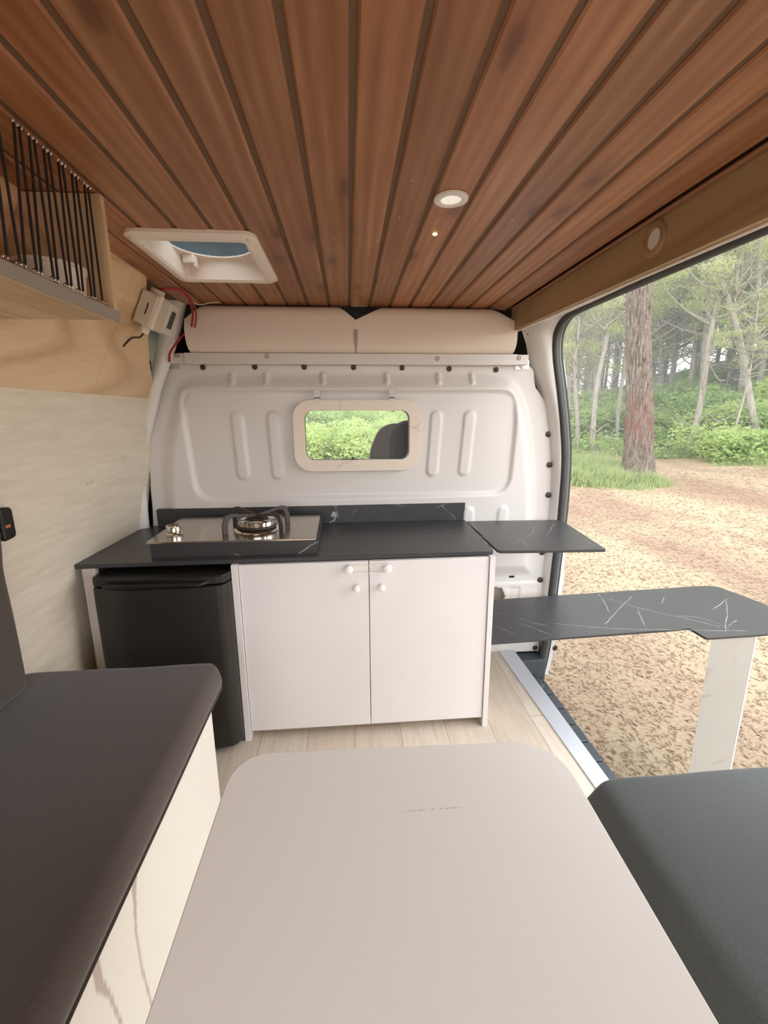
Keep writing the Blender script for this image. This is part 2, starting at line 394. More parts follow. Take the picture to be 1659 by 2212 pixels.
# ================================================================== THE SETTING
# ---- floor, sill strip, step
fl = obj('floor', MB().prism([(-.80, -0.72), (.66, -0.72), (.656, .2), (.639, .9), (.613, 1.66), (-.80, 1.66)], -0.03, 0, 'z'), MT['floor']); tag(fl, 'pale oak plank floor of the van', kind='structure')
al = obj('trim_1', MB().prism([(0.612, 1.64), (0.638, 0.9), (0.655, 0.2), (0.70, 0.2), (0.690, 0.9), (0.680, 1.64)], -0.10, 0.004, 'z'), MT['alu'], bevel=0.0015); tag(al, 'aluminium edge strip along the side door opening', kind='structure')
stp = struct('trim_2', (0, 0, 0), 'dark plastic entry step below the side door opening')
m = MB(); m.box(0.680, 0.792, 0.30, 1.66, -0.14, -0.105); obj('step_tread', m, MT['darkp'], stp, bevel=0.006)
m = MB()
for k in range(15):
    y = 0.36+k*0.086; m.box(0.684, 0.789, y, y+0.079, -0.105, -0.098)
obj('step_rib', m, MT['darkp'], stp, bevel=0.003)
m = MB(); m.box(0.66, 0.80, 1.585, 1.66, -0.14, -0.015); obj('step_end', m, MT['darkp'], stp, bevel=0.006)
m = MB(); m.box(0.700, 0.762, 1.50, 1.585, -0.098, -0.080); obj('corner_plate', m, MT['darkp'], stp, bevel=0.008)
m = MB(); m.cyl((0.722, 1.535, -0.081), 0.009, 0.008); obj('step_bolt', m, MT['bolt'], stp)
m = MB()
for k in range(60):
    x = random.uniform(0.69, 0.765); y = random.uniform(0.5, 1.5); a = random.uniform(0, 3); r = random.uniform(.002, .007)
    m.add([(x+r*math.cos(a), y+r*math.sin(a), -.0965), (x+.0015*math.cos(a+1.6), y+.0015*math.sin(a+1.6), -.0965), (x-r*math.cos(a), y-r*math.sin(a), -.0965), (x, y, -.094)], [(0, 1, 3), (1, 2, 3), (0, 3, 2)])
tag(obj('step_debris', m, MT['chip'], stp), kind='stuff')

# ---- ceiling boards (grooves run front to back)
PITCHB, X0B = 0.069, 0.014
cl = struct('ceiling', (0, 0, 0), 'brown stained tongue and groove wooden ceiling')
m = MB()
for k in range(-8, 9):
    xa = X0B+k*PITCHB; xb = xa+PITCHB
    if xa > 0.56: continue
    xb = min(xb, 0.60); g = 0.0042
    hx0, hx1, hy0, hy1 = -0.424, -0.192, 1.02, 1.312          # opening of the roof hatch
    spans = [(-0.72, 1.62)]
    if xb > hx0 and xa < hx1: spans = [(-0.72, hy0), (hy1, 1.62)]
    tilt = 0.0 if k < 7 else -0.006*(k-6)
    for ya, yb in spans:
        z0, z1 = 1.340, 1.352
        prof = [(xa+g, z0+0.003), (xa+g+0.003, z0), (xb-g-0.003, z0+tilt), (xb-g, z0+0.003+tilt), (xb-g, z1), (xa+g, z1)]
        m.prism(prof, ya, yb, 'y')
        if ya > 0 and xa < hx0 < xb and len(spans) == 2: m.prism([(xa+g, z0), (hx0, z0), (hx0, z1), (xa+g, z1)], hy0, hy1, 'y')
        if ya > 0 and xa < hx1 < xb and len(spans) == 2: m.prism([(hx1, z0), (xb-g, z0), (xb-g, z1), (hx1, z1)], hy0, hy1, 'y')
obj('ceiling_boards', m, MT['ceil'], cl)
m = MB(); t = 1.3440
m.box(-0.60, 0.62, -0.72, 1.02, t, t+.01); m.box(-0.60, 0.62, 1.312, 1.62, t, t+.01); m.box(-0.60, -0.424, 1.02, 1.312, t, t+.01); m.box(-0.192, 0.62, 1.02, 1.312, t, t+.01)
obj('groove_backing', m, MT['seam'], cl)
scr = [(-.33, 1.42), (-.12, 1.43), (.02, 1.42), (.11, 1.30), (.13, 1.30), (.17, 1.41), (.235, 1.41), (.31, 1.405), (.38, 1.40), (.45, 1.40), (.52, 1.39), (.07, 1.03), (.105, .915), (.18, .915), (.25, .91), (.32, .91), (-.02, 1.03), (.39, .905), (-.37, .93), (.11, .78), (-.30, .36), (.12, 1.40), (.01, 1.46), (.05, 1.46)]
m = MB()
for i, (x, y) in enumerate(scr):
    m = MB(); m.box(x-.0012, x+.0012, y-.0022, y+.0022, 1.3384, 1.3405); obj('nail', m, MT['screw'], cl)

# unseen roof and side skin outside the lining, added to block light
sk = struct('trim_3', (0, 0, 0), 'unseen white outer roof and side skin of the van, added to block light')
m = MB()
for b in ((-0.62, 0.72, -0.75, 1.0, 1.47, 1.49), (-0.62, 0.72, 1.33, 1.75, 1.47, 1.49), (-0.62, -0.44, 1.0, 1.33, 1.47, 1.49), (-0.175, 0.72, 1.0, 1.33, 1.47, 1.49)): m.box(*b)
obj('roof_skin_blocker', m, MT['skin'], sk)
m = MB(); m.prism([(-0.86, -0.2), (-0.84, 0.6), (-0.76, 1.05), (-0.62, 1.48), (-0.60, 1.48), (-0.74, 1.05), (-0.82, 0.6), (-0.84, -0.2)], -0.75, 1.75, 'y'); obj('side_skin_blocker', m, MT['skin'], sk)
m = MB(); m.box(-.84, .80, -.75, 1.75, -.20, -.15); obj('underbody', m, MT['fridged'], sk)

# ---- left wall: lower white board and upper oak laminate panel
wl = struct('wall_left', (0, 0, 0), 'left side of the van, white board below, oak laminate above')
def wx(z):
    pts = [(-0.05, -0.785), (0.40, -0.768), (0.582, -0.757), (1.035, -0.672), (1.34, -0.527), (1.36, -0.515)]
    return float(np.interp(z, [p[0] for p in pts], [p[1] for p in pts]))
m = MB()
def sheet(m, ys, zs, th, off=0.0):
    rows = [[(wx(z)+off, y, z) for y in ys] for z in zs]; m.grid(rows)
    m.grid([[(wx(z)+off-th, y, z) for y in ys] for z in zs])
    for y in (ys[0], ys[-1]): m.strip([(wx(z)+off, y, z) for z in zs], [(wx(z)+off-th, y, z) for z in zs])
    for z in (zs[0], zs[-1]): m.strip([(wx(z)+off, y, z) for y in ys], [(wx(z)+off-th, y, z) for y in ys])
sheet(m, [-0.72, 1.262], [0, .4, .582, .8, 1.037], 0.006); sheet(m, [1.262, 1.50, 1.60, 1.66], [0, .4, .582, .8, 1.037], 0.006, 0.0005)
obj('lower_board', m, MT['linen'], wl)
m = MB()
def quadslab(m, c, th):     # c: four (y,z) corners on the slanted wall
    a = [(wx(z)+0.003, y, z) for y, z in c]; b = [(wx(z)+0.003-th, y, z) for y, z in c]; n = len(c)
    m.add(a+b, [tuple(range(n)), tuple(range(n, 2*n))[::-1]]+[(i, (i+1) % n, n+(i+1) % n, n+i) for i in range(n)])
quadslab(m, [(-0.72, 1.037), (1.2545, 1.037), (1.2545, 1.36), (-0.72, 1.36)], 0.009)
quadslab(m, [(1.2560, 1.037), (1.640, 1.037), (1.50, 1.15), (1.40, 1.25), (1.325, 1.338), (1.2560, 1.358)], 0.009)
obj('oak_panel', m, MT['oak'], wl)
for (y, z) in ((1.275, .800), (1.255, .800), (1.45, .85)):
    m = MB(); m.lathe((wx(z), y, z), [(0, .0025), (.003, .002), (.0035, 0)], 12, 'x'); obj('wall_screw', m, MT['screw'], wl, smooth=True)
m = MB(); m.box(-.90, -.70, -0.75, -0.72, 0, 1.4); obj('rear_post', m, MT['paint'], wl)

# ---- right side: beam, wall behind the opening
bm_ = struct('trim_4', (0.585, 0.9, 1.25), 'oak board with a round lamp above the side door opening')
def bz(y): return 1.243+(y-.635)*.022
ysb = [-0.72, 0.35, 1.62]
m = MB(); m.strip([(0.585, y, bz(y)) for y in ysb], [(0.585, y, 1.346) for y in ysb]); m.strip([(0.600, y, bz(y)) for y in ysb], [(0.600, y, 1.346) for y in ysb])
m.strip([(0.585, y, bz(y)) for y in ysb], [(0.600, y, bz(y)) for y in ysb]); m.add([(0.585, 1.62, bz(1.62)), (0.6, 1.62, bz(1.62)), (0.6, 1.62, 1.346), (0.585, 1.62, 1.346)], [(0, 1, 2, 3)])
obj('beam_board', m, MT['oakbeam'], bm_)
m = MB(); m.box(0.572, 0.5845, -0.72, 1.60, 1.331, 1.338); obj('cove_lip', m, MT['ceil'], bm_, bevel=0.003)
m = MB(); m.tube([(0.602, y, bz(y)-0.001) for y in (-0.72, .35, 1.0, 1.61)], 0.0035, 8); obj('edge_trim', m, MT['whitep'], bm_, smooth=True)

wr = struct('wall_right', (0, 0, 0), 'right side of the van behind and around the door opening')
m = MB(); m.prism([(0.80, -0.10), (0.815, .6), (.775, 1.05), (.74, 1.30), (.60, 1.30), (.60, 1.36), (.72, 1.48), (.74, 1.48), (.80, 1.3), (.83, 1.05), (.86, .6), (.84, -.10)], -0.75, 0.33, 'y'); obj('side_panel', m, MT['paint'], wr)
# header above the opening
ys = [0.30, 0.6, 1.0, 1.40, 1.50, 1.56]
m = MB()
m.strip([(0.602, y, bz(y)+0.002) for y in ys], [(0.742, y, 1.306) for y in ys]); m.strip([(0.742, y, 1.306) for y in ys], [(0.80, y, 1.35) for y in ys])
m.strip([(0.80, y, 1.35) for y in ys], [(0.72, y, 1.48) for y in ys]); m.strip([(0.72, y, 1.49) for y in ys], [(0.602, y, 1.36) for y in ys])
obj('header_panel', m, MT['paint'], wr)

# ---- door opening: pillar, rubber seal, outer flange
dr = struct('door_1', (0, 0, 0), 'open side door opening with dark rubber seal')
front = [(.772, 1.6, -.12), (.786, 1.6, -.02), (.795, 1.6, .10), (.806, 1.6, .37), (.8145, 1.6, .60), (.811, 1.6, .80), (.795, 1.6, .93), (.772, 1.6, 1.05), (.748, 1.6, 1.16), (.740, 1.597, 1.215), (.737, 1.585, 1.255), (.737, 1.555, 1.285), (.739, 1.51, 1.300), (.741, 1.44, 1.304)]
loop = front+[(.741, 1.2, 1.303), (.741, .8, 1.298), (.741, .48, 1.296), (.739, .40, 1.288), (.738, .36, 1.25), (.742, .35, 1.19), (.772, .35, 1.05), (.811, .35, .80), (.806, .35, .37), (.775, .35, -.12)]
sp = smooth_path(loop, 8)
m = MB(); m.tube([p+Vector((0.002, 0.004, 0)) for p in sp], 0.0125, 10); obj('door_seal', m, MT['rubber'], dr, smooth=True)
m = MB(); m.tube([p+Vector((0.020, 0.012, 0.003)) for p in sp], 0.0085, 10); obj('seal_lip', m, MT['rubber2'], dr, smooth=True)
m = MB(); m.tube([p+Vector((0.033, 0.020, 0.006)) for p in sp], 0.007, 8); obj('seal_outer_lip', m, MT['rubber'], dr, smooth=True)
fp = smooth_path(front, 8)
m = MB()
a = [p+Vector((0.025, 0.022, 0.006)) for p in fp]; b = [p+Vector((float(np.interp(p.z, [-.1, .3, .5, .68, 1.0, 1.08, 1.16, 1.2], [.06, .06, .046, .036, .036, .046, .046, .030])), 0.026, 0.008)) for p in fp]; c = [p+Vector((0.055, 0.10, 0.03)) for p in fp]
m.strip(a, b); m.strip(b, c); obj('door_flange', m, MT['skin'], dr, smooth=True)
m = MB(); m.lathe((.852, 1.628, .01), [(0, -.004), (.011, -.003), (.013, 0)], 16, 'y'); obj('flange_plug', m, MT['bolt'], dr)
# pillar between bulkhead edge and seal
inner = [(.80, 1.665, -.14), (.80, 1.665, 0), (.78, 1.665, .35), (.785, 1.668, .60), (.78, 1.668, .80), (.755, 1.668, .93), (.725, 1.667, 1.05), (.680, 1.665, 1.15), (.662, 1.66, 1.22), (.640, 1.655, 1.27), (.625, 1.65, 1.30), (.615, 1.60, 1.32), (.61, 1.54, 1.33), (.605, 1.46, 1.33)]
ip = smooth_path(inner, 8)
rows = []
for k in range(9):
    t = k/8; rows.append([tuple(a.lerp(b, t)+Vector((0, -0.022*math.sin(math.pi*t)*min(1, (a-b).length/0.05), 0))) for a, b in zip(ip, fp)])
m = MB().grid(rows); obj('door_pillar', m, MT['paint'], dr, smooth=True)
m = MB(); m.lathe((.660, 1.638, 1.262), [(0, -.002), (.006, -.0015), (.007, .003)], 14, 'y'); obj('pillar_hole', m, MT['fridged'], dr)

# ---- bulkhead (front wall) as one pressed metal sheet
def seg_sdf(px, pz, poly):
    X, Z = px, pz; d = np.full(X.shape, 1e9); inside = np.zeros(X.shape, bool); n = len(poly)
    cxb = np.zeros(X.shape); czb = np.zeros(X.shape)
    for i in range(n):
        x1, z1 = poly[i]; x2, z2 = poly[(i+1) % n]; ex, ez = x2-x1, z2-z1
        t = np.clip(((X-x1)*ex+(Z-z1)*ez)/(ex*ex+ez*ez+1e-12), 0, 1); qx, qz = x1+t*ex, z1+t*ez
        dd = np.hypot(X-qx, Z-qz); u = dd < d; d = np.where(u, dd, d); cxb = np.where(u, qx, cxb); czb = np.where(u, qz, czb)
        c = ((z1 > Z) != (z2 > Z)) & (X < (x2-x1)*(Z-z1)/(z2-z1+1e-12)+x1); inside ^= c
    return np.where(inside, -d, d), cxb, czb
def cap_sdf(X, Z, a, b, r):
    ex, ez = b[0]-a[0], b[1]-a[1]; t = np.clip(((X-a[0])*ex+(Z-a[1])*ez)/(ex*ex+ez*ez), 0, 1)
    return np.hypot(X-a[0]-t*ex, Z-a[1]-t*ez)-r
def sst(x, a, b): t = np.clip((x-a)/(b-a), 0, 1); return t*t*(3-2*t)
OUT = [(-.615, 1.164), (-.631, 1.147), (-.640, 1.13), (-.643, 1.09), (-.655, 1.056), (-.684, .985), (-.699, .93), (-.712, .88), (-.722, .83), (-.717, .77), (-.722, .70), (-.723, .644), (-.735, .50), (-.74, .2), (-.74, -.01),
       (.790, -.01), (.786, .15), (.790, .32), (.812, .50), (.816, .61), (.812, .79), (.800, .87), (.786, .915), (.748, 1.015), (.700, 1.075), (.694, 1.10), (.690, 1.13), (.682, 1.143), (.655, 1.164)]
BUL = rpoly([(-.705, .33), (-.690, .66), (-.681, .81), (-.655, .93), (-.588, 1.106), (-.50, 1.122), (.55, 1.124), (.632, 1.104), (.684, 1.0), (.714, .865), (.735, .70), (.745, .56), (.748, .33)], [.03, .1, .1, .1, .07, .05, .05, .07, .1, .1, .1, .1, .03], 6)
INN = rpoly([(-.585, 1.070), (.620, 1.066), (.630, .95), (.616, .677), (-.555, .673), (-.575, .95)], [.075, .07, .05, .075, .075, .05], 8)
hx = 0.0045; gx = np.arange(-.745, .825, hx); gz = np.arange(-.012, 1.172, hx)
X, Z = np.meshgrid(gx, gz); dO, qx_, qz_ = seg_sdf(X, Z, OUT)
nearm = np.abs(dO) < hx*0.75; X = np.where(nearm, qx_, X); Z = np.where(nearm, qz_, Z)
HOLE = rrect(-.165, .235, .808, 1.006, .03); dH, hxq, hzq = seg_sdf(X, Z, HOLE)
dB = seg_sdf(X, Z, BUL)[0]; dI = seg_sdf(X, Z, INN)[0]
rel = 0.026*sst(-dB, 0.0, 0.062)+0.004*sst(-dB, .06, .2)
rel -= 0.0115*sst(-dI, -0.004, 0.014)
for a, b, r in (((-.390, .972), (-.382, .772), .0235), ((-.265, .972), (-.258, .772), .0235), ((.325, .970), (.3125, .773), .0235), ((.449, .970), (.4335, .773), .0235),
                ((.590, .612), (.583, .50), .022), ((.455, .612), (.452, .50), .022)):
    rel += 0.0065*sst(-cap_sdf(X, Z, a, b, r), -0.002, 0.0085)
for x in (-.40, -.283, -.084, .144, .332, .455):
    rel += 0.008*sst(-cap_sdf(X, Z, (x, 1.118), (x+.001, 1.094), .011), -.003, .009)
low = sst(Z, .300, .312); rel = rel*low
rel += (1-low)*0.004
rb = seg_sdf(X, Z, rrect(.637, .692, .10, .288, .008))[0]; rel -= 0.005*sst(-rb, 0, .006)
dC = seg_sdf(X, Z, rpoly([(.50, .10), (.618, .10), (.626, .255), (.612, .287), (.50, .289)], .008))[0]
dS = cap_sdf(X, Z, (.644, .330), (.660, .331), .0045)
V = np.stack([X, 1.645-rel, Z], -1).reshape(-1, 3); ny, nx = X.shape
idx = np.arange(nx*ny).reshape(ny, nx); q = np.stack([idx[:-1, :-1], idx[:-1, 1:], idx[1:, 1:], idx[1:, :-1]], -1).reshape(-1, 4)
def cen(A): return (A[:-1, :-1]+A[:-1, 1:]+A[1:, 1:]+A[1:, :-1])/4
cx_, cz_ = cen(X), cen(Z)
keep = (seg_sdf(cx_, cz_, OUT)[0] < 0) & (cen(dH) > 0) & (cen(dC) > 0) & (cen(dS) > 0)
q = q[keep.reshape(-1)]; used = np.unique(q); remap = -np.ones(nx*ny, int); remap[used] = np.arange(len(used))
bh = MB(); bh.v = [tuple(p) for p in V[used].tolist()]; bh.f = [tuple(f) for f in remap[q].tolist()]; bh.mi = [0]*len(bh.f)
wf = struct('wall_front', (0, 0, 0), 'white pressed metal bulkhead with ribs behind the kitchen')
bo = obj('bulkhead_sheet', bh, MT['bulk'], wf, smooth=True, angle=70)
sd = bo.modifiers.new('solid', 'SOLIDIFY'); sd.thickness = 0.003; sd.offset = 1.0 if True else -1
m = MB(); m.box(-.60, .654, 1.612, 1.644, 1.152, 1.186); m.box(-.545, .61, 1.606, 1.612, 1.150, 1.187); obj('head_rail', m, MT['bulk'], wf, bevel=0.002)
for x, z in ((-.567, 1.178), (-.27, 1.177), (.319, 1.171), (.615, 1.174)):
    m = MB(); m.ring([(x+.0075*math.cos(a), z+.0075*math.sin(a)) for a in np.linspace(0, 6.1, 16)], [(x+.006*math.cos(a), z+.006*math.sin(a)) for a in np.linspace(0, 6.1, 16)], 1.6045, 1.6065, 'y'); m.cyl((x, 1.604, z), .0015, .003, 'y', 8)
    obj('rail_spot', m, MT['seam'], wf)
for x, z in ((-.496, 1.143), (-.319, 1.145), (-.148, 1.145), (.026, 1.144), (.2, 1.143), (.372, 1.140), (.546, 1.137)):
    m = MB(); m.lathe((x, 1.643, z), [(0, -.006), (.0045, -.006), (.0055, -.004), (.009, -.003), (.0095, 0.001)], 18, 'y'); m.cyl((x, 1.6362, z), .002, .002, 'y', 8); obj('rail_screw', m, MT['bolt'], wf, smooth=True)
for x, z in ((.763, .903), (.776, .786), (.781, .667), (.772, .431), (.773, .313), (.772, .008)):
    m = MB(); m.lathe((x, 1.644, z), [(0, -.007), (.005, -.007), (.0105, -.0045), (.0115, 0)], 18, 'y'); obj('bulkhead_bolt', m, MT['bolt'], wf, smooth=True)
for sx, z in ((-.60, 1.148), (.642, 1.148)):
    m = MB(); m.box(sx-.026, sx+.026, 1.640, 1.650, 1.138, 1.170); m.lathe((sx, 1.640, 1.15), [(0, -.005), (.008, -.004), (.010, 0)], 16, 'y'); obj('corner_bracket', m, MT['steel'], wf)
m = MB(); m.box(.42, .78, 1.70, 1.71, .02, .42); obj('back_panel', m, MT['greyp'], wf)

# left pillar beside the bulkhead
m = MB(); path = smooth_path([(-.555, 1.615, 1.36), (-.575, 1.61, 1.28), (-.600, 1.605, 1.20), (-.620, 1.60, 1.14), (-.650, 1.60, 1.07), (-.672, 1.61, 1.01), (-.715, 1.62, .90), (-.745, 1.62, .78), (-.752, 1.62, .55), (-.76, 1.62, 0)], 5)
m.tube(path, [float(np.interp(i, [0, 8, 16, 24, 50], [.036, .030, .024, .022, .020])) for i in range(len(path))], 14)
tag(obj('trim_5', m, MT['paint'], smooth=True), 'pale metal corner pillar left of the bulkhead', kind='structure')

# ---- cab beyond the bulkhead
cb = struct('trim_6', (0, 2.2, 0), 'dark cab lining beyond the bulkhead, walls closed up to shut out sky light')
m = MB(); m.box(-.78, .80, 1.66, 2.35, 1.36, 1.40); m.box(-.80, -.77, 1.68, 3.0, -.1, .80); m.box(.79, .82, 1.68, 3.0, -.1, .80); m.box(-.8, .82, 1.68, 3.3, -.15, -.1)
m.box(-.86, -.82, 1.66, 2.7, -.1, 1.45); m.prism([(.83, -.1), (.835, .6), (.80, .95), (.735, 1.2), (.67, 1.42), (.66, 1.42), (.72, 1.2), (.785, .95), (.82, .6), (.81, -.1)], 1.68, 2.7, 'y'); m.box(-.86, .68, 1.66, 2.7, 1.40, 1.44); m.box(-.86, .70, 2.66, 2.7, 1.14, 1.44); m.box(-.86, -.70, 1.70, 1.72, -.1, 1.4)  # full-height sides and header added to block sky light behind the rolls
obj('cab_lining_blocker', m, MT['darkw'], cb)
m = MB(); m.prism([(2.65, -.1), (2.65, .62), (2.75, .66), (3.15, .64), (3.9, .45), (4.0, -.1)], -.78, .80, 'x'); obj('dashboard', m, MT['fridged'], cb, bevel=.02)
st = thing('cab_seat', (0.36, 2.1, 0), 'dark cab seat seen through the bulkhead window', 'seat')
def seatback(x0, x1, y0, y1, z0, z1, r): return MB().prism([(a, b) for a, b in rrect(x0, x1, z0, z1, r, 10)], y0, y1, 'y')
obj('backrest', seatback(.195, .62, 2.08, 2.20, .30, .952, .10), MT['seat'], st, bevel=.02, seg=3)
m = MB(); m.prism(rpoly([(.112, .3), (.100, .80), (.155, .935), (.30, .94), (.33, .3)], [.02, .05, .08, .05, .02]), 2.115, 2.17, 'y'); obj('seat_shell', m, MT['seatg'], st, bevel=.01)
m = MB(); m.box(.16, .62, 2.1, 2.6, .12, .30); obj('seat_cushion', m, MT['seat'], st, bevel=.05, seg=3)
m = MB(); m.box(.2, .56, 2.15, 2.5, -.1, .13); obj('seat_base', m, MT['fridged'], st)

# ---- window in the bulkhead
wn = struct('window_1', (0.033, 1.62, .9), 'small window with a cream marble frame in the bulkhead')
tag(wn)
FO = rrect(-.193, .262, .779, 1.031, .062, 10); FI = rrect(-.152, .2215, .820, .994, .030, 10)
m = MB(); m.ring(FO, FI, 1.598, 1.612, 'y'); obj('window_frame', m, MT['cream'], wn, bevel=.0015)
m = MB(); m.ring(rrect(-.156, .2255, .816, .998, .032, 10), rrect(-.1525, .222, .8195, .9945, .030, 10), 1.606, 1.645, 'y'); obj('rubber_rim', m, MT['rubber'], wn)
m = MB(); m.prism(rrect(-.154, .2235, .818, .996, .031, 10), 1.634, 1.637, 'y'); obj('pane', m, MT['pane'], wn)
m = MB(); m.box(-.02, .035, 1.612, 1.634, .8195, .8225); m.box(.012, .020, 1.612, 1.622, .8225, .829); obj('window_catch', m, MT['fridged'], wn)
for x in (-.1055, .159):
    m = MB(); m.box(x-.0105, x+.0105, 1.604, 1.607, 1.041, 1.064); m.cyl((x-.0105, 1.600, 1.036), .0035, .021, 'x', 10)
    m.box(x-.0105, x+.0105, 1.596, 1.600, 1.024, 1.034)
    for dx, dz in ((-.005, .05), (.005, .052), (0, .058)): m.lathe((x+dx, 1.604, 1.0+dz), [(0, -.0015), (.0018, -.001), (.002, 0)], 8, 'y')
    obj('hinge', m, MT['hinge'], wn)

# pale vein lines that run over the black marble tops
VA = [[(0.993,1.586),(0.968,1.499),(0.935,1.413)],[(1.107,1.544),(1.031,1.476),(0.942,1.397),(0.863,1.322)],[(1.002,1.53),(1.069,1.44),(1.128,1.383),(1.202,1.318),(1.242,1.271)],[(1.062,1.445),(0.994,1.3)],[(0.694,1.351),(0.766,1.326),(0.869,1.299),(0.961,1.281),(1.105,1.264),(1.315,1.236)],[(0.59,1.404),(0.636,1.354),(0.671,1.33)],[(0.579,1.359),(0.619,1.315),(0.649,1.268)],[(0.483,1.355),(0.537,1.285)],[(0.519,1.452),(0.559,1.43)],[(1.442,1.471),(1.347,1.36),(1.269,1.282),(1.237,1.239)],[(1.314,1.393),(1.393,1.442),(1.468,1.492)],[(1.272,1.275),(1.344,1.316)],[(1.176,1.467),(1.231,1.526)],[(1.148,1.363),(1.234,1.341),(1.262,1.256)]]
VB = [[(0.622,1.404),(0.664,1.493)],[(0.758,1.531),(0.721,1.474),(0.653,1.37)],[(0.554,1.336),(0.546,1.264)],[(0.693,1.234),(0.773,1.255)],[(0.729,1.256),(0.762,1.283)],[(0.624,1.409),(0.562,1.341),(0.5,1.289)],[(0.487,1.548),(0.512,1.574)]]
VD = [[(0.304,1.55),(0.333,1.494),(0.362,1.448)],[(0.363,1.632),(0.391,1.57)],[(0.393,1.42),(0.431,1.374),(0.447,1.346)],[(0.439,1.55),(0.449,1.456),(0.456,1.354)],[(0.257,1.476),(0.286,1.455)],[(-0.098,1.26),(-0.051,1.229)],[(0.378,1.362),(0.383,1.335)]]

def veins(mb, lines, z, w=.0011):
    rg = random.Random(3); mb.cur = 1
    for L in lines:
        P = [p.to_3d() for p in [Vector((a, b)) for a, b in L]]; P = smooth_path(P, 6); n = len(P); a = []; b = []
        for i, p in enumerate(P):
            t = (P[min(n-1, i+1)]-P[max(0, i-1)]).normalized(); s_ = Vector((-t.y, t.x, 0)); k = w*rg.uniform(.35, 1.3)*(1 if 0 < i < n-1 else .1); q = p+s_*rg.uniform(-.0018, .0018)
            a.append((q.x+s_.x*k, q.y+s_.y*k, z)); b.append((q.x-s_.x*k, q.y-s_.y*k, z))
        mb.strip(a, b)
    mb.cur = 0

# ================================================================== KITCHEN
ct = thing('kitchen_worktop', (-.16, 1.43, .57), 'long black marble worktop with pale veins under the gas hob', 'worktop')
m = MB(); m.prism(rpoly([(-.760, 1.209), (.426, 1.218), (.442, 1.644), (-.75, 1.644)], [.008, .015, 0, 0]), .570, .582, 'z'); veins(m, VD, .58215); obj('top_slab', m, [MT['blackp'], MT['vline']], ct, bevel=.001)
m = MB(); m.prism(rpoly([(-.697, .582), (-.697, .650), (.440, .650), (.440, .582)], [0, .008, 0, 0]), 1.612, 1.624, 'y'); obj('backsplash', m, MT['black'], ct, bevel=.001)

kc = thing('kitchen_cabinet', (.04, 1.42, 0), 'white two-door kitchen cabinet with round white knobs', 'cabinet')
for x0, x1 in ((-.336, -.318), (.408, .424)):
    m = MB(); m.box(x0, x1, 1.198, 1.598, 0, .570); obj('side_panel', m, MT['cabside'], kc, bevel=.0008)
m = MB(); m.box(-.318, .408, 1.222, 1.590, .022, .036); m.box(-.318, .408, 1.588, 1.597, .022, .57); m.box(-.318, .408, 1.30, 1.315, 0.0, .022); obj('carcass', m, MT['cabside'], kc)
def door(x0, x1, knobs):
    m = MB(); m.box(x0, x1, 1.204, 1.220, .030, .5675); d = obj('door', m, MT['cab'], kc, bevel=.0008)
    for x, z, r in knobs:
        m = MB(); m.lathe((x, 1.204, z), [(0, -.026), (r*.6, -.0255), (r*.92, -.022), (r, -.017), (r*.9, -.012), (r*.5, -.008), (r*.42, -.004), (r*.6, 0)], 24, 'y'); obj('knob', m, MT['knob'], d, smooth=True, angle=60)
door(-.3165, .0505, ((-.007, .549, .0135), (.0145, .491, .0115))); door(.0525, .4065, ((.1035, .549, .0135), (.087, .491, .0115)))
m = MB(); m.tube([(-.007+.0150*math.cos(a), 1.188+.0005*math.cos(a), .549+.0115*math.sin(a)) for a in np.linspace(1.6, 4.7, 8)]+[(.1035+.0150*math.cos(a), 1.188, .549+.0115*math.sin(a)) for a in np.linspace(-1.6, 1.6, 8)], .0013, 6, closed=True)
tag(obj('elastic_band', m, MT['band'], smooth=True, loc=(.05, 1.19, .549)), 'clear elastic loop tying the two upper cabinet knobs together', 'elastic band')
m = MB(); m.lathe((.424, 1.30, .085), [(0, .012), (.006, .010), (.010, 0)], 12, 'x'); m.box(.424, .434, 1.285, 1.295, .070, .090)
tag(obj('cabinet_hook', m, MT['whitep'], loc=(.43, 1.3, .08)), 'small white plastic clip low on the right side of the kitchen cabinet', 'clip')

pn = MB(); pn.box(-.738, -.703, 1.206, 1.225, 0, .570)
tag(obj('support_panel', pn, MT['stile'], loc=(-.72, 1.215, 0), bevel=.001), 'narrow grey-white upright board left of the black fridge', 'panel')
fr = thing('mini_fridge', (-.52, 1.4, 0), 'black mini fridge under the worktop, left of the white cabinet', 'fridge')
def frp(bulge): # plan outline of fridge door with softly bowed front
    o = []
    for i in range(21):
        t = i/20; x = -.698+(.36)*t; y = 1.172-bulge*math.sin(math.pi*t)**.7; o.append((x, y))
    return [(-.698, 1.215)]+o+[(-.338, 1.215)]
m = MB(); m.prism(rpoly([(-.697, 1.215), (-.339, 1.215), (-.339, 1.60), (-.697, 1.60)], [0, 0, .01, .01]), .012, .555, 'z'); obj('fridge_body', m, MT['fridge'], fr)
m = MB(); m.prism(rpoly([(-.698, 1.213), (-.698, 1.165), (-.60, 1.148), (-.43, 1.146), (-.352, 1.155), (-.337, 1.185), (-.337, 1.213)], [0, .02, .05, .06, .022, .012, 0]), .020, .528, 'z'); d = obj('door', m, MT['fridge'], fr, smooth=True, bevel=.004)
m = MB(); m.prism(rpoly([(-.698, 1.213), (-.698, 1.168), (-.60, 1.151), (-.43, 1.149), (-.352, 1.158), (-.337, 1.187), (-.337, 1.213)], [0, .02, .05, .06, .022, .012, 0]), .531, .556, 'z'); obj('door_cap', m, MT['fridged'], fr, smooth=True, bevel=.004)
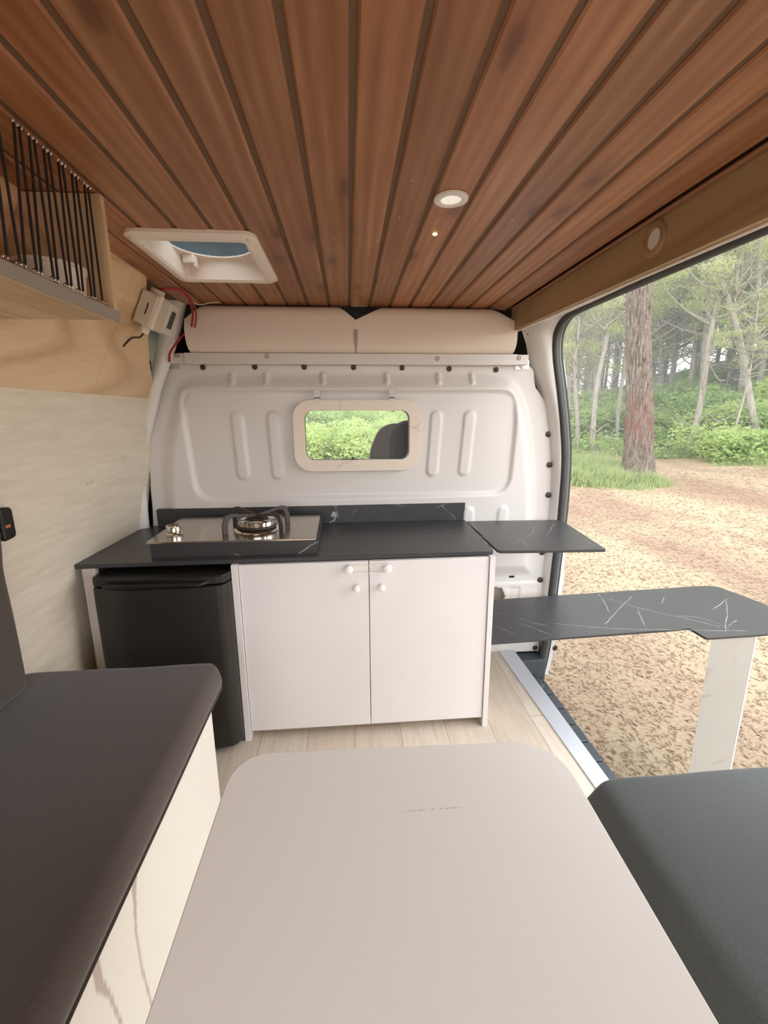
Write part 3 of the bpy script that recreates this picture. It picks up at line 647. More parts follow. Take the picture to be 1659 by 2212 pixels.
m = MB(); m.prism(rpoly([(-.655, 1.16), (-.655, 1.138), (-.62, 1.132), (-.40, 1.134), (-.38, 1.16)], [0, .008, .02, .01, 0]), .534, .545, 'z'); obj('handle', m, MT['fridged'], d, bevel=.003)
for x in (-.66, -.375):
    for y in (1.25, 1.56): m = MB(); m.cyl((x, y, 0), .012, .014); obj('foot', m, MT['fridged'], fr)

hb = thing('gas_hob', (-.34, 1.4, .582), 'single-burner gas hob with steel plate on a black marble plinth', 'hob')
m = MB(); m.box(-.569, -.101, 1.250, 1.535, .582, .6225); obj('plinth', m, MT['black'], hb)
m = MB(); m.prism(rpoly([(-.579, 1.247), (-.0995, 1.243), (-.104, 1.548), (-.590, 1.560)], [.004]*4, 3), .6235, .6295, 'z'); obj('hob_plate', m, MT['glass'], hb, bevel=.001)
bx, by, bz_ = -.292, 1.375, .6295
m = MB(); m.lathe((bx, by, bz_), [(.072, 0), (.070, .003), (.056, .006), (.0, .006)], 40); obj('burner_pan', m, MT['chrome'], hb, smooth=True)
m = MB(); m.lathe((bx, by, bz_), [(.054, .005), (.060, .010), (.058, .015), (.0, .018)], 40); obj('burner_bowl', m, MT['burner'], hb, smooth=True)
m = MB()
prof = [(.044, .014), (.0565, .016), (.0575, .029), (.053, .032), (.038, .033), (.034, .029), (0, .029)]
m.lathe((bx, by, bz_), prof, 48); obj('burner_ring', m, MT['chrome'], hb, smooth=True, angle=30)
m = MB()
for k in range(24):
    a = k/24*2*math.pi; p = Vector((bx+.0572*math.cos(a), by+.0572*math.sin(a), bz_+.0285)); m.cyl((p.x, p.y, p.z-.0), .0013, .004, 'z', 6)
obj('flame_ports', m, MT['burner'], hb)
m = MB(); m.lathe((bx, by, bz_), [(.034, .028), (.036, .033), (.030, .038), (.0, .038)], 32); obj('burner_cap', m, MT['burner'], hb, smooth=True)
m = MB()
for k in range(4):
    a = math.radians((38, 142, 222, 322)[k]); ca, sa = math.cos(a), math.sin(a)
    def Q(r, w, z): return (bx+ca*r-sa*w, by+sa*r+ca*w, bz_+z)
    pr = [(.0, .047), (.088, .062), (.106, .058), (.116, .030), (.116, .0), (.100, .0), (.099, .030), (.092, .047), (.080, .051), (0, .038)]
    n = len(pr); vs = [Q(r, -.0035, z) for r, z in pr]+[Q(r, .0035, z) for r, z in pr]
    m.add(vs, [tuple(range(n)), tuple(range(n, 2*n))[::-1]]+[(i, (i+1) % n, n+(i+1) % n, n+i) for i in range(n)])
m.cyl((bx, by, bz_+.035), .007, .009, 'z', 12); obj('pan_support', m, MT['iron'], hb, bevel=.001)
m = MB(); m.lathe((-.535, 1.345, bz_), [(.025, 0), (.023, .003), (.017, .005), (.0235, .009), (.0235, .023), (.021, .0255), (0, .025)], 28); kb = obj('knob', m, MT['chrome'], hb, smooth=True, angle=30)
m = MB(); m.cyl((-.535, 1.345, bz_+.0252), .017, .0012); obj('knob_cap', m, MT['seatg'], kb)

fs = thing('folding_side_shelf', (.62, 1.38, .57), 'black marble side flap level with the worktop, pointing out of the door', 'shelf')
m = MB(); m.prism(rpoly([(.440, 1.225), (.768, 1.209), (.810, 1.585), (.444, 1.600)], [.018, .006, .03, .01]), .571, .580, 'z'); veins(m, VB, .58015); obj('flap_slab', m, [MT['blackp'], MT['vline']], fs, bevel=.001)
for y in (1.30, 1.50): m = MB(); m.box(.424, .47, y, y+.025, .563, .571); obj('hinge', m, MT['hinge'], fs)

ot = thing('outdoor_table', (1.0, 1.4, -.5), 'black marble table reaching outside from the cabinet on one marble leg', 'table')
m = MB(); m.prism(rpoly([(.426, 1.240), (1.135, 1.274), (1.137, 1.207), (1.40, 1.216), (1.564, 1.419), (1.524, 1.616), (1.43, 1.618), (.426, 1.556)], [.004, .012, .012, .06, .02, .03, .03, .004]), .262, .270, 'z')
veins(m, VA, .27015, .0014); ts = obj('table_top', m, [MT['blackp'], MT['vline']], ot, bevel=.0008)
m = MB(); m.prism([(1.158, 1.209), (1.321, 1.218), (1.333, 1.231), (1.171, 1.222)], -.50, .262, 'z'); lg_ = obj('leg', m, MT['whitem'], ot)
m = MB(); m.prism([(1.321, 1.2175), (1.327, 1.2175), (1.339, 1.231), (1.333, 1.231)], -.50, .262, 'z'); tag(obj('edge_band', m, MT['cabside'], lg_), 'pale edge band')
m = MB(); m.box(.424, .45, 1.27, 1.53, .245, .262); obj('support_rail', m, MT['alu'], ot)

# ================================================================== SEATING
def cushion(name, prof, y0, y1, mat, parent=None, puff=.006, seed=0, loc=None):
    # prof: closed (x, z) outline seen from behind, run along y, ends eased in
    m = MB(); n = len(prof); ny_ = 60; rows = []
    cx = sum(p[0] for p in prof)/n; cz = sum(p[1] for p in prof)/n
    ts = [0, .0015, .005, .010]; L = y1-y0
    ysv = [y0+t for t in ts]+[y0+.02+(L-.04)*i/ny_ for i in range(ny_+1)]+[y1-t for t in ts[::-1]]
    for y in ysv:
        d = min(y-y0, y1-y); ins = .010-math.sqrt(max(0, .010**2-(.010-min(d, .010))**2)); w = puff*min(1, d/.12)
        row = []
        for k, (x, z) in enumerate(prof):
            v = Vector((cx-x, 0, cz-z)); v.normalize(); q = Vector((x, y, z))+v*ins
            q.z += w*mn.noise(Vector((x*4, y*3, seed)))*.8; q.x += .5*w*mn.noise(Vector((z*6, y*4, seed+9)))
            row.append(tuple(q))
        rows.append(row)
    N = len(rows); vs = [p for r in rows for p in r]
    m.add(vs, [(i*n+j, i*n+(j+1) % n, (i+1)*n+(j+1) % n, (i+1)*n+j) for i in range(N-1) for j in range(n)]+[tuple(range(n))[::-1], tuple(range((N-1)*n, N*n))])
    return obj(name, m, mat, parent, loc=loc, smooth=True, angle=180)

lb = thing('left_bench', (-.55, .2, 0), 'long white bench box with grey streaks under the left cushion', 'bench')
def veined(x, y0, y1, z0, z1, segs):
    ys = np.arange(y0, y1+.002, .004); zs = np.linspace(z0, z1, 84); YY, ZZ = np.meshgrid(ys, zs); f = np.zeros(YY.shape)
    for (a, b, ra, rb_) in segs:
        ey, ez = b[0]-a[0], b[1]-a[1]; t = np.clip(((YY-a[0])*ey+(ZZ-a[1])*ez)/(ey*ey+ez*ez), 0, 1)
        d = np.hypot(YY-a[0]-t*ey, ZZ-a[1]-t*ez)-(ra+(rb_-ra)*t); f = np.maximum(f, np.clip(-d/.0015+.5, 0, 1))
    mb = MB().grid([[(x, float(yy), float(zz)) for yy in ys] for zz in zs]); return mb, f.reshape(-1)
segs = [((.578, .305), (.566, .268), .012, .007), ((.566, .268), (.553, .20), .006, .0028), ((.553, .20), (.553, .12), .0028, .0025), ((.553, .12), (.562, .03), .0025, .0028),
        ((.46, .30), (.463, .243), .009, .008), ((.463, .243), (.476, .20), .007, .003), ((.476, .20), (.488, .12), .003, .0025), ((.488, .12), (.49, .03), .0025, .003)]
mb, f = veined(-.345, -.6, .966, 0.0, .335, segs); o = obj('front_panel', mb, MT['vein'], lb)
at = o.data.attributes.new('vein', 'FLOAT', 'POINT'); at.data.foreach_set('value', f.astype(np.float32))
m = MB(); m.box(-.76, -.347, -.6, .955, .0, .325); m.box(-.76, -.3455, .950, .966, .0, .335); obj('bench_box', m, MT['whitep'], lb)
def ease(pts, k=5): return [(p.x, p.z) for p in smooth_path([(a, 0, b) for a, b in pts], k, True)]
tag(cushion('left_seat_cushion', ease([(-.764, .345), (-.764, .385), (-.755, .397), (-.65, .399), (-.50, .401), (-.40, .401), (-.350, .401), (-.334, .399), (-.325, .389), (-.318, .369), (-.316, .350), (-.321, .338), (-.332, .335), (-.50, .335), (-.755, .335)]), -.62, .982, MT['fab'], seed=1, loc=(-.55, .2, .33)), 'dark charcoal fabric seat cushion along the left bench', 'cushion')
tag(cushion('backrest_cushion', ease([(-.762, .408), (-.712, .408), (-.703, .420), (-.701, .50), (-.700, .65), (-.692, .78), (-.686, .88), (-.692, .895), (-.705, .90), (-.718, .895), (-.735, .75), (-.755, .60)], 4), -.62, .905, MT['fab'], puff=.004, seed=3, loc=(-.72, .2, .41)), 'dark charcoal backrest cushion standing against the left white wall', 'cushion')
bu = thing('buckle', (-.70, .93, .74), 'small black buckle with an orange mark beside the left backrest', 'buckle')
m = MB(); m.prism(rpoly([(.925, .728), (.925, .800), (.960, .796), (.960, .732)], .010), -.745, -.704, 'x'); obj('buckle_body', m, MT['fridged'], bu, bevel=.004)
m = MB(); m.box(-.7045, -.7035, .932, .946, .756, .762); obj('orange_tab', m, MT['orange'], bu)

rb = thing('right_bench', (.58, -.1, 0), 'white bench box under the right cushion', 'bench')
m = MB(); m.box(.395, .735, -.6, .55, 0, .331); obj('bench_box', m, MT['whitep'], rb)
tag(cushion('right_seat_cushion', ease([(.745, .345), (.745, .385), (.735, .397), (.62, .401), (.50, .402), (.425, .400), (.400, .396), (.388, .386), (.378, .372), (.366, .355), (.364, .343), (.372, .335), (.385, .332), (.55, .332), (.735, .335)]), -.62, .574, MT['fabr'], seed=2, loc=(.56, 0, .33)), 'dark charcoal fabric seat cushion on the right beside the open door', 'cushion')

tb = thing('dining_table', (.06, .15, 0), 'greige dining table with rounded corners between the two benches', 'table')
pts = [(-.180, -.15), (-.172, .49), (-.158, .567), (.297, .553), (.295, .45), (.262, -.15)]
pts = rpoly([(-.178, -.2), (-.173, .563), (.298, .549), (.272, -.2)], [.01, .062, .075, .01], 12)
m = MB(); m.prism(pts, .482, .500, 'z'); obj('table_top', m, [MT['table']], tb, bevel=.0015)
m = MB(); m.cyl((.05, .18, 0), .03, .482, 'z', 24); m.cyl((.05, .18, 0), .12, .01, 'z', 32); m.cyl((.05, .18, .472), .09, .01, 'z', 32); obj('leg', m, MT['alu'], tb)
m = MB(); rr = random.Random(4)
for k in range(26):
    x = .0575+k*.0027+(.006 if k > 10 else 0); 
    if 12 < k < 15: continue
    z = .5001; h = rr.uniform(.0008, .0022); m.box(x, x+rr.uniform(.0006, .0018), .447-h/2, .447+h/2, z, z+.0001)
obj('printed_mark', m, MT['ink'], tb)

# ================================================================== OVERHEAD, LEFT
sh = thing('overhead_shelf', (-.47, .5, 1.146), 'oak overhead shelf box with black elastic cords across its front', 'shelf')
m = MB(); m.box(-.640, -.400, -.6, .870, 1.146, 1.157); obj('base_board', m, MT['oakbox'], sh)
m = MB(); m.box(-.402, -.396, -.6, .868, 1.142, 1.160); obj('front_edge', m, MT['grey'], sh, bevel=.001)
m = MB(); m.prism([(wx(1.157)+.002, 1.157), (-.399, 1.157), (-.399, 1.338), (wx(1.338)+.002, 1.338)], .856, .868, 'y'); obj('side_panel', m, MT['oakbox'], sh)
m = MB(); m.prism([(wx(1.157)+.002, 1.157), (-.399, 1.157), (-.46, 1.338), (wx(1.338)+.002, 1.338)], .560, .572, 'y'); obj('divider', m, MT['oakbox'], sh)
tops = [.628, .667, .694, .722, .753, .784, .816]; bots = [.606, .636, .666, .700, .731, .760, .793, .824]
def eye(p, sgn):
    mm = MB(); mm.tube([(p[0]+.0035*math.cos(a), p[1], p[2]+sgn*(.004+.0035*math.sin(a))) for a in np.linspace(-1.57, 4.4, 12)], .0009, 6); mm.tube([(p[0], p[1], p[2]), (p[0], p[1], p[2]-sgn*.004)], .001, 6); obj('hook', mm, MT['chrome'], sh, smooth=True)
for y in tops:
    for dy in (-.003, .004): eye((-.398, y+dy, 1.336), -1)
for y in bots:
    for dy in (-.003, .004): eye((-.402, y+dy, 1.161), 1)
zz = []
for i in range(len(bots)):
    zz.append((bots[i], 0)); 
    if i < len(tops): zz.append((tops[i], 1))
for i in range(len(zz)-1):
    (ya, ka), (yb, kb_) = zz[i], zz[i+1]; pa = (-.398, ya+(.003 if i % 2 else .003), 1.331 if ka else 1.167); pb = (-.400, yb-.003, 1.331 if kb_ else 1.167)
    mm = MB(); mm.tube([pa, pb], .0017, 7); obj('elastic_cord', mm, MT['cord'], sh, smooth=True)
tu = thing('plastic_tub', (-.46, .80, 1.157), 'white plastic tub inside the overhead shelf behind the cords', 'tub')
m = MB(); m.lathe((-.458, .792, 1.157), [(0, .001), (.040, 0), (.043, .004), (.047, .050), (.044, .050), (.040, .005), (0, .004)], 40); obj('tub_body', m, MT['whitep'], tu, smooth=True)
m = MB(); m.lathe((-.458, .792, 1.157), [(.046, .046), (.050, .047), (.050, .052), (.046, .053), (.044, .050)], 40); obj('tub_rim', m, MT['whitep'], tu, smooth=True)
m = MB(); m.tube([(-.410, .735, 1.160), (-.415, .722, 1.165), (-.418, .712, 1.160)], .004, 8); tag(obj('black_clip', m, MT['fridged'], loc=(-.415, .72, 1.16)), 'small black clip lying at the shelf edge left of the white tub', 'clip')

# junction box, glands and cables
jb = thing('switch_box', (-.52, 1.33, 1.25), 'pale grey electrical switch box on the oak wall near the ceiling', 'switch box')
def boxat(m, c, ux, uy, uz, hx_, hy_, hz_):
    vs = []
    for sz in (-1, 1):
        for sx, sy in ((-1, -1), (1, -1), (1, 1), (-1, 1)): vs.append(Vector(c)+ux*sx*hx_+uy*sy*hy_+uz*sz*hz_)
    m.add(vs, [(0, 3, 2, 1), (4, 5, 6, 7), (0, 1, 5, 4), (1, 2, 6, 5), (2, 3, 7, 6), (3, 0, 4, 7)])
# wall-aligned axes: n out of the wall, t along y, s up the slope
nn = Vector((.90, 0, -.43)).normalized(); tt = Vector((0, 1, 0)); ss = nn.cross(tt)*-1
if ss.z < 0: ss = -ss
ca = Vector((-.532, 1.350, 1.262))
m = MB(); boxat(m, ca, nn, tt, ss, .022, .038, .044); obj('box_body', m, MT['greyp'], jb, bevel=.004)
m = MB(); boxat(m, ca+nn*.024+tt*.006, nn, tt, ss, .003, .034, .046); obj('box_seam', m, MT['whitep'], jb, bevel=.001)
m = MB(); boxat(m, ca+nn*.038+tt*.012, nn, tt, ss, .012, .028, .042); obj('box_cover', m, MT['greyp'], jb, bevel=.002)
m = MB(); boxat(m, ca+nn*.0505+tt*.014, nn, tt, ss, .001, .014, .024); obj('dark_window', m, MT['rubber'], jb, bevel=.0005)
m = MB(); boxat(m, ca-tt*.0385+nn*.004, nn, tt, ss, .0015, .001, .016); obj('slot', m, MT['bolt'], jb)
m = MB(); c0 = ca-ss*.044; m.tube([c0, c0-ss*.020], [.013, .012], 12); obj('cable_gland', m, MT['whitep'], jb, bevel=.001)
m = MB(); c1 = ca+ss*.044; m.tube([c1, c1+ss*.016-tt*.002], [.018, .018], 12); obj('top_gland', m, MT['greyp'], jb, bevel=.001)
m = MB(); m.tube(smooth_path([c0-ss*.018, c0-ss*.034-nn*.004-tt*.004, c0-ss*.046-nn*.020-tt*.010, Vector((wx(1.165)+.004, 1.322, 1.165))], 6), .0026, 8)
tag(obj('brown_cable', m, MT['bolt'], smooth=True, loc=(-.56, 1.32, 1.17)), 'short brown cable hanging from the bottom of the grey switch box', 'cable')
m = MB(); m.tube(smooth_path([(-.505, 1.36, 1.318), (-.48, 1.40, 1.332), (-.465, 1.45, 1.325), (-.475, 1.52, 1.30), (-.50, 1.58, 1.27), (-.525, 1.63, 1.24)], 6), .0035, 8)
m.tube(smooth_path([(-.50, 1.36, 1.322), (-.472, 1.41, 1.334), (-.458, 1.46, 1.320), (-.468, 1.53, 1.295), (-.495, 1.59, 1.26)], 6), .0025, 8)
tag(obj('red_cable', m, MT['red'], smooth=True, loc=(-.48, 1.5, 1.3)), 'pair of red cables looping from the switch box behind the left roll', 'cable')
m = MB(); m.tube(smooth_path([(-.53, 1.60, 1.25), (-.555, 1.575, 1.21), (-.575, 1.57, 1.18), (-.585, 1.585, 1.155)], 6), .0035, 8)
tag(obj('red_cable', m, MT['red'], smooth=True, loc=(-.56, 1.58, 1.19)), 'red cable running down beside the left pillar to the bulkhead rail', 'cable')
m = MB(); m.tube(smooth_path([(-.48, 1.49, 1.326), (-.455, 1.52, 1.318), (-.42, 1.53, 1.326), (-.40, 1.55, 1.332)], 6), .0016, 6)
tag(obj('grey_wire', m, MT['greyp'], smooth=True, loc=(-.44, 1.52, 1.32)), 'thin grey wire in the gap above the left end of the rolls', 'wire')

# upholstered rolls between ceiling and bulkhead
def roll(name, x0, x1, cutl, cutr, label):
    m = MB(); n = 60; rows = []
    cy, cz, ry, rz = 1.665, 1.262, .080, .0765
    for i in range(n+1):
        t = i/n; x = x0+(x1-x0)*t; row = []
        zc = min(1.338, 1.290+(x-x0)/cutl*.05 if x-x0 < cutl else 1.338, 1.290+(x1-x)/cutr*.05 if x1-x < cutr else 1.338)
        for k in range(29):
            a = math.radians(-96+k*(192/28)); ca_, sa_ = math.cos(a), math.sin(a)
            e = .42; y = cy-ry*math.copysign(abs(ca_)**e, ca_); z = cz+rz*math.copysign(abs(sa_)**e, sa_)
            xx = x
            bow = .010*math.cos((z-1.25)/.075*1.4)
            if i < 6: xx = x-bow*(1-i/6)
            if i > n-6: xx = x+bow*(1-(n-i)/6)
            if z > zc-.002: z = zc-.002*(1-min(1, (z-zc+.002)/.02)); y = max(y, 1.587)
            row.append((xx, y, min(z, zc)))
        row.append((x, 1.70, min(1.338, zc))); row.append((x, 1.70, 1.188)); row.append(row[0]); rows.append(row)
    m.grid(rows); N = len(rows[0])-1
    m.add([p for p in rows[0][:N]], [tuple(range(N))]); m.add([p for p in rows[-1][:N]], [tuple(range(N))])
    return tag(obj(name, m, MT['cream_v'], smooth=True, angle=32, loc=((x0+x1)/2, 1.66, 1.186)), label, 'bolster')
roll('vinyl_roll', -.518, .032, .055, .052, 'left cream vinyl roll wedged between the bulkhead rail and ceiling')
roll('vinyl_roll', .036, .588, .092, .085, 'right cream vinyl roll with slanted corners above the bulkhead rail')

# roof vent
rv = thing('roof_vent', (-.31, 1.165, 1.34), 'white plastic roof vent with a blue tinted dome in the ceiling', 'roof vent')
O = rrect(-.440, -.178, .998, 1.330, .028, 8); I = rrect(-.412, -.206, 1.030, 1.300, .010, 8); Mi = rrect(-.430, -.188, 1.010, 1.318, .022, 8)
m = MB(); zo = 1.338
N = len(O)
def lp(L, z): return [(a, b, z) for a, b in L]
rws = [lp(O, 1.341), lp(O, 1.334), lp(Mi, 1.328), lp(rrect(-.418, -.200, 1.024, 1.306, .014, 8), 1.327), lp(I, 1.331), lp(I, 1.382), lp(rrect(-.411, -.207, 1.031, 1.299, .010, 8), 1.383)]
for a_, b_ in zip(rws[:-1], rws[1:]): m.add(a_+b_, [(i, (i+1) % N, N+(i+1) % N, N+i) for i in range(N)])
obj('vent_frame', m, MT['whitep'], rv, smooth=True, angle=35)
cxv, cyv, rvr = -.316, 1.190, .098
m = MB(); sq = []; NC = 48
circ = [(cxv+rvr*math.cos(2*math.pi*i/NC), cyv+rvr*math.sin(2*math.pi*i/NC)) for i in range(NC)]
def sqp(i):
    a = 2*math.pi*i/NC; c_, s_ = math.cos(a), math.sin(a); k = 1/max(abs(c_)/.108, abs(s_)/.138); return (-.309+c_*k, 1.165+s_*k)
sqr = [sqp(i) for i in range(NC)]
m.ring(sqr, circ, 1.380, 1.384, 'z'); obj('vent_ring', m, MT['whitep'], rv)
m = MB(); m.lathe((cxv, cyv, 1.383), [(rvr, 0), (rvr*.96, .02), (rvr*.7, .045), (rvr*.3, .058), (0, .06)], 40); obj('vent_dome', m, MT['blue'], rv, smooth=True)
m = MB(); m.box(-.408, -.380, 1.262, 1.272, 1.360, 1.380); m.box(-.384, -.376, 1.268, 1.290, 1.352, 1.380); obj('vent_catch', m, MT['whitep'], rv, bevel=.002)
for xt in (-.419, -.199): m = MB(); m.box(xt-.005, xt+.005, 1.05, 1.29, 1.3255, 1.330); obj('screen_track', m, MT['whitep'], rv, bevel=.001)
for x, y in ((-.425, 1.016), (-.194, 1.014)):
    m = MB(); m.lathe((x, y, 1.3285), [(0, -.001), (.003, -.001), (.004, .002)], 12); obj('vent_screw', m, MT['screw'], rv)

# lamps and a glowing ceiling hole
def lamp(name, c, axis, R_, label, ringmat, dm, flip):
    t = thing(name, c, label, 'light'); s_ = flip
    m = MB(); m.lathe(c, [(R_*.62, 0), (R_*.62, s_*.0035), (R_*.80, s_*.005), (R_, s_*.003), (R_*1.02, 0)], 40, axis); obj('lamp_ring', m, ringmat, t, smooth=True)
    m = MB(); m.lathe(c, [(0, s_*.0016), (R_*.60, s_*.0016), (R_*.62, 0)], 40, axis); obj('diffuser', m, dm, t, smooth=True)
    return t
lamp('ceiling_light', (.185, .836, 1.3395), 'z', .029, 'round white recessed light in the wooden ceiling', MT['ledring'], MT['led'], -1)
lamp('ceiling_light', (.5845, .874, 1.299), 'x', .030, 'round recessed light in the brown board above the door', MT['oakbeam'], MT['ledring'], -1)
m = MB(); m.lathe((.187, .988, 1.3395), [(0, -.003), (.004, -.002), (.005, .001)], 16)  # emissive disc standing in for light that shows through a small hole
tag(obj('hole_glow', m, MT['amber'], smooth=True, loc=(.187, .988, 1.339)), 'tiny glowing yellow disc for light through a ceiling hole beyond the round light', 'light hole')

# ================================================================== OUTSIDE
def hterr(x, y):
    r = math.hypot(x, y); az = math.atan2(x, y)
    sl = float(np.interp(az, [-3.2, -.3, 0, .2, .48, .70, .95, 1.3, 3.2], [.0, .10, .12, .12, .13, .22, .24, .15, 0]))
    s0 = float(np.interp(az, [0, .15, .45, .65, .8, 1.2], [9, 11, 16, 17.5, 15.0, 14.0])); t = (r-s0)/1.5
    sp_ = 1.5*(math.log1p(math.exp(t)) if t < 30 else t)
    return -.5+sl*min(sp_, 22)+.03*math.sin(x*1.3)*math.cos(y*1.1)*min(1, r/8)
m = MB()
xs = np.concatenate([np.arange(-60, -6, 4), np.arange(-6, 30, .45), np.arange(30, 90, 4)]); ys = np.concatenate([np.arange(-40, -2, 3), np.arange(-2, 32, .45), np.arange(32, 90, 4)])
m.grid([[(float(x), float(y), hterr(float(x), float(y))) for x in xs] for y in ys])
gd = obj('ground', m, MT['ground'], smooth=True, angle=180); tag(gd, 'sandy forest ground with dry litter', kind='structure')

def leaves(n, sampler, size, asp=2.2, rng=None, flat=.35):
    rng = rng or random.Random(1); V_ = []; F_ = []
    for _ in range(n):
        p = Vector(sampler(rng)); s = size*rng.uniform(.6, 1.35)
        a = Vector((rng.gauss(0, 1), rng.gauss(0, 1), rng.gauss(0, 1)*flat+.3)).normalized(); b = a.orthogonal().normalized()
        b = (b*math.cos(k := rng.uniform(0, 6.28))+a.cross(b)*math.sin(k)); w = s/asp
        o = len(V_); V_ += [p-a*s*.5, p+b*w*.5, p+a*s*.5, p-b*w*.5]; F_.append((o, o+1, o+2, o+3))
    mb = MB(); mb.v = [tuple(v) for v in V_]; mb.f = F_; mb.mi = [0]*len(F_); return mb
def sph(rng, c, rx, ry, rz, shell=.55):
    while True:
        v = Vector((rng.gauss(0, 1), rng.gauss(0, 1), rng.gauss(0, 1)))
        if v.length > .1: break
    v.normalize(); k = rng.uniform(shell, 1)**.7
    return (c[0]+v.x*rx*k, c[1]+v.y*ry*k, c[2]+abs(v.z)*rz*k if rz < 0 else c[2]+v.z*rz*k)

# bush meshes, shared
BUSH = []
for sd_ in range(4):
    rg = random.Random(50+sd_); blobs = [(rg.uniform(-.7, .7), rg.uniform(-.7, .7), rg.uniform(.25, .75), rg.uniform(.28, .5)) for _ in range(11)]
    def smp(r_): b = r_.choice(blobs); return sph(r_, b[:3], b[3], b[3], b[3]*.85, .35)
    mb = leaves(5200, smp, .085, 2.0, rg); me = bpy.data.meshes.new('shrub'); me.from_pydata(mb.v, [], mb.f); me.update(); BUSH.append(me)
    st_ = MB()
    for _ in range(9):
        a = rg.uniform(0, 6.28); st_.tube([(0, 0, -.1), (.2*math.cos(a), .2*math.sin(a), .3), (.5*math.cos(a), .5*math.sin(a), rg.uniform(.5, .9))], [.015, .01, .004], 5)
    me2 = bpy.data.meshes.new('stems'); me2.from_pydata(st_.v, [], st_.f); me2.materials.append(MT['bark2']); BUSH[-1]['_'] = 0; BUSH[-1] = (me, me2)
BM = {}
def bushmesh(i, mk):
    if (i, mk) not in BM:
        c = BUSH[i][0].copy(); c.materials.append(MT[mk]); BM[(i, mk)] = c
    return BM[(i, mk)]
def shrub(x, y, sx, sz, i, mk, label, group=None):
    t = thing('shrub', (x, y, hterr(x, y)-.08), label, 'shrub', group); t.scale = (sx, sx, sz); t.rotation_euler = (0, 0, random.uniform(0, 6.28))
    for nm, me in (('foliage', bushmesh(i, mk)), ('stems', BUSH[i][1])):
        o = bpy.data.objects.new(nm, me); COL.objects.link(o); o.parent = t
shrubs = [
 (10.9, 11.6, 1.3, 1.0, 0, 'bush2', 'yellow-green low shrub at the right photo edge beside the sandy track'),
 (12.4, 13.6, 1.6, 1.25, 1, 'bush2', 'broad bright shrub right of the big trunk behind the track bend'),
 (12.0, 11.8, 1.2, 1.3, 2, 'bush', 'green shrub rising behind the low yellow-green shrub at the right edge'),
 (11.2, 14.9, .9, .8, 3, 'bush', 'small round shrub where the sandy track narrows right of the big trunk'),
 (13.6, 15.6, 1.5, 1.5, 0, 'bush', 'tall green shrub on the slope above the track bend'),
 (9.6, 17.8, 1.7, 1.15, 1, 'bush2', 'wide bright shrub directly left of the big trunk'),
 (8.1, 17.2, 1.6, 1.1, 2, 'bush', 'dark green shrub nearest the door seal at the left of the view'),
 (8.9, 19.0, 1.5, 1.5, 3, 'bush', 'green shrub behind the two left shrubs at the foot of thin trunks'),
 (11.3, 18.6, 1.5, 1.4, 0, 'bush2', 'shrub partly hidden by the big trunk'),
 (12.9, 18.2, 1.5, 1.5, 1, 'bush', 'green shrub just right of the big trunk below the thin brown trunk'),
 (14.6, 13.6, 1.5, 1.6, 3, 'bush2', 'tall light shrub on the right slope by the leaning trunk'),
 (14.9, 18.0, 1.6, 1.5, 2, 'bush', 'shrub high on the slope beneath the forked pine')]
for s_ in shrubs: shrub(*s_)
rg = random.Random(12); GR = 'undergrowth shrubs covering the wooded slope'
for k in range(46):
    az = rg.uniform(.42, .98); r = rg.uniform(19.5, 31); shrub(r*math.sin(az), r*math.cos(az), rg.uniform(1.1, 1.8), rg.uniform(.9, 1.5), rg.randrange(4), rg.choice(('bush', 'bush2')), 'rounded green undergrowth shrub on the slope among the thin trunks', GR)
for k in range(30):
    az = rg.uniform(-.13, .19); r = rg.uniform(9.5, 20); shrub(r*math.sin(az), r*math.cos(az), rg.uniform(1.0, 1.5), rg.uniform(.8, 1.25), rg.randrange(4), rg.choice(('bush', 'bush2')), 'bright green shrub seen through the small bulkhead window', 'shrubs beyond the windscreen')

# low leafy ground cover, uncountable
def gcov(r_):
    az = r_.uniform(.38, 1.12); r = 16+(r_.random()**1.3)*20
    if az > .72: r -= 1.5
    x, y = r*math.sin(az), r*math.cos(az); return (x, y, hterr(x, y)+r_.random()**2*.55)
mb = leaves(42000, gcov, .13, 2.0, random.Random(3)); tag(obj('undergrowth', mb, MT['bush']), 'dense green ground cover under the trees', 'undergrowth', kind='stuff')
def gcov2(r_):
    az = r_.uniform(-.16, .22); r = 9+r_.random()*14; x, y = r*math.sin(az), r*math.cos(az); return (x, y, hterr(x, y)+r_.random()**2*.5)
mb = leaves(12000, gcov2, .12, 2.0, random.Random(5)); tag(obj('undergrowth', mb, MT['bush2']), 'bright green ground cover in front of the van, seen through the bulkhead window', 'undergrowth', kind='stuff')

def blades(n, area, h, rng):
    mb = MB()
    for _ in range(n):
        x, y, k = area(rng); x += rng.gauss(0, .12); y += rng.gauss(0, .16); k *= .55+.9*abs(mn.noise(Vector((x*2.2, y*2.2, 3))))+.25*rng.random(); z = hterr(x, y)-.01; hh = h*k*rng.uniform(.5, 1.2); a = rng.uniform(0, 6.28); w = .009; lx, ly = rng.gauss(0, .35)*hh, rng.gauss(0, .35)*hh
        dx, dy = w*math.cos(a), w*math.sin(a)
        mb.add([(x-dx, y-dy, z), (x+dx, y+dy, z), (x+dx*.7+lx*.45, y+dy*.7+ly*.45, z+hh*.6), (x-dx*.7+lx*.45, y-dy*.7+ly*.45, z+hh*.6), (x+lx, y+ly, z+hh)], [(0, 1, 2, 3), (3, 2, 4)])
    return mb
def patch(cx, cy, rx, ry, rot=0):
    def f(r_):
        a = r_.uniform(0, 6.28); k = math.sqrt(r_.random()); u, v = rx*k*math.cos(a), ry*k*math.sin(a)
        return (cx+u*math.cos(rot)-v*math.sin(rot), cy+u*math.sin(rot)+v*math.cos(rot), 1-.55*k)
    return f
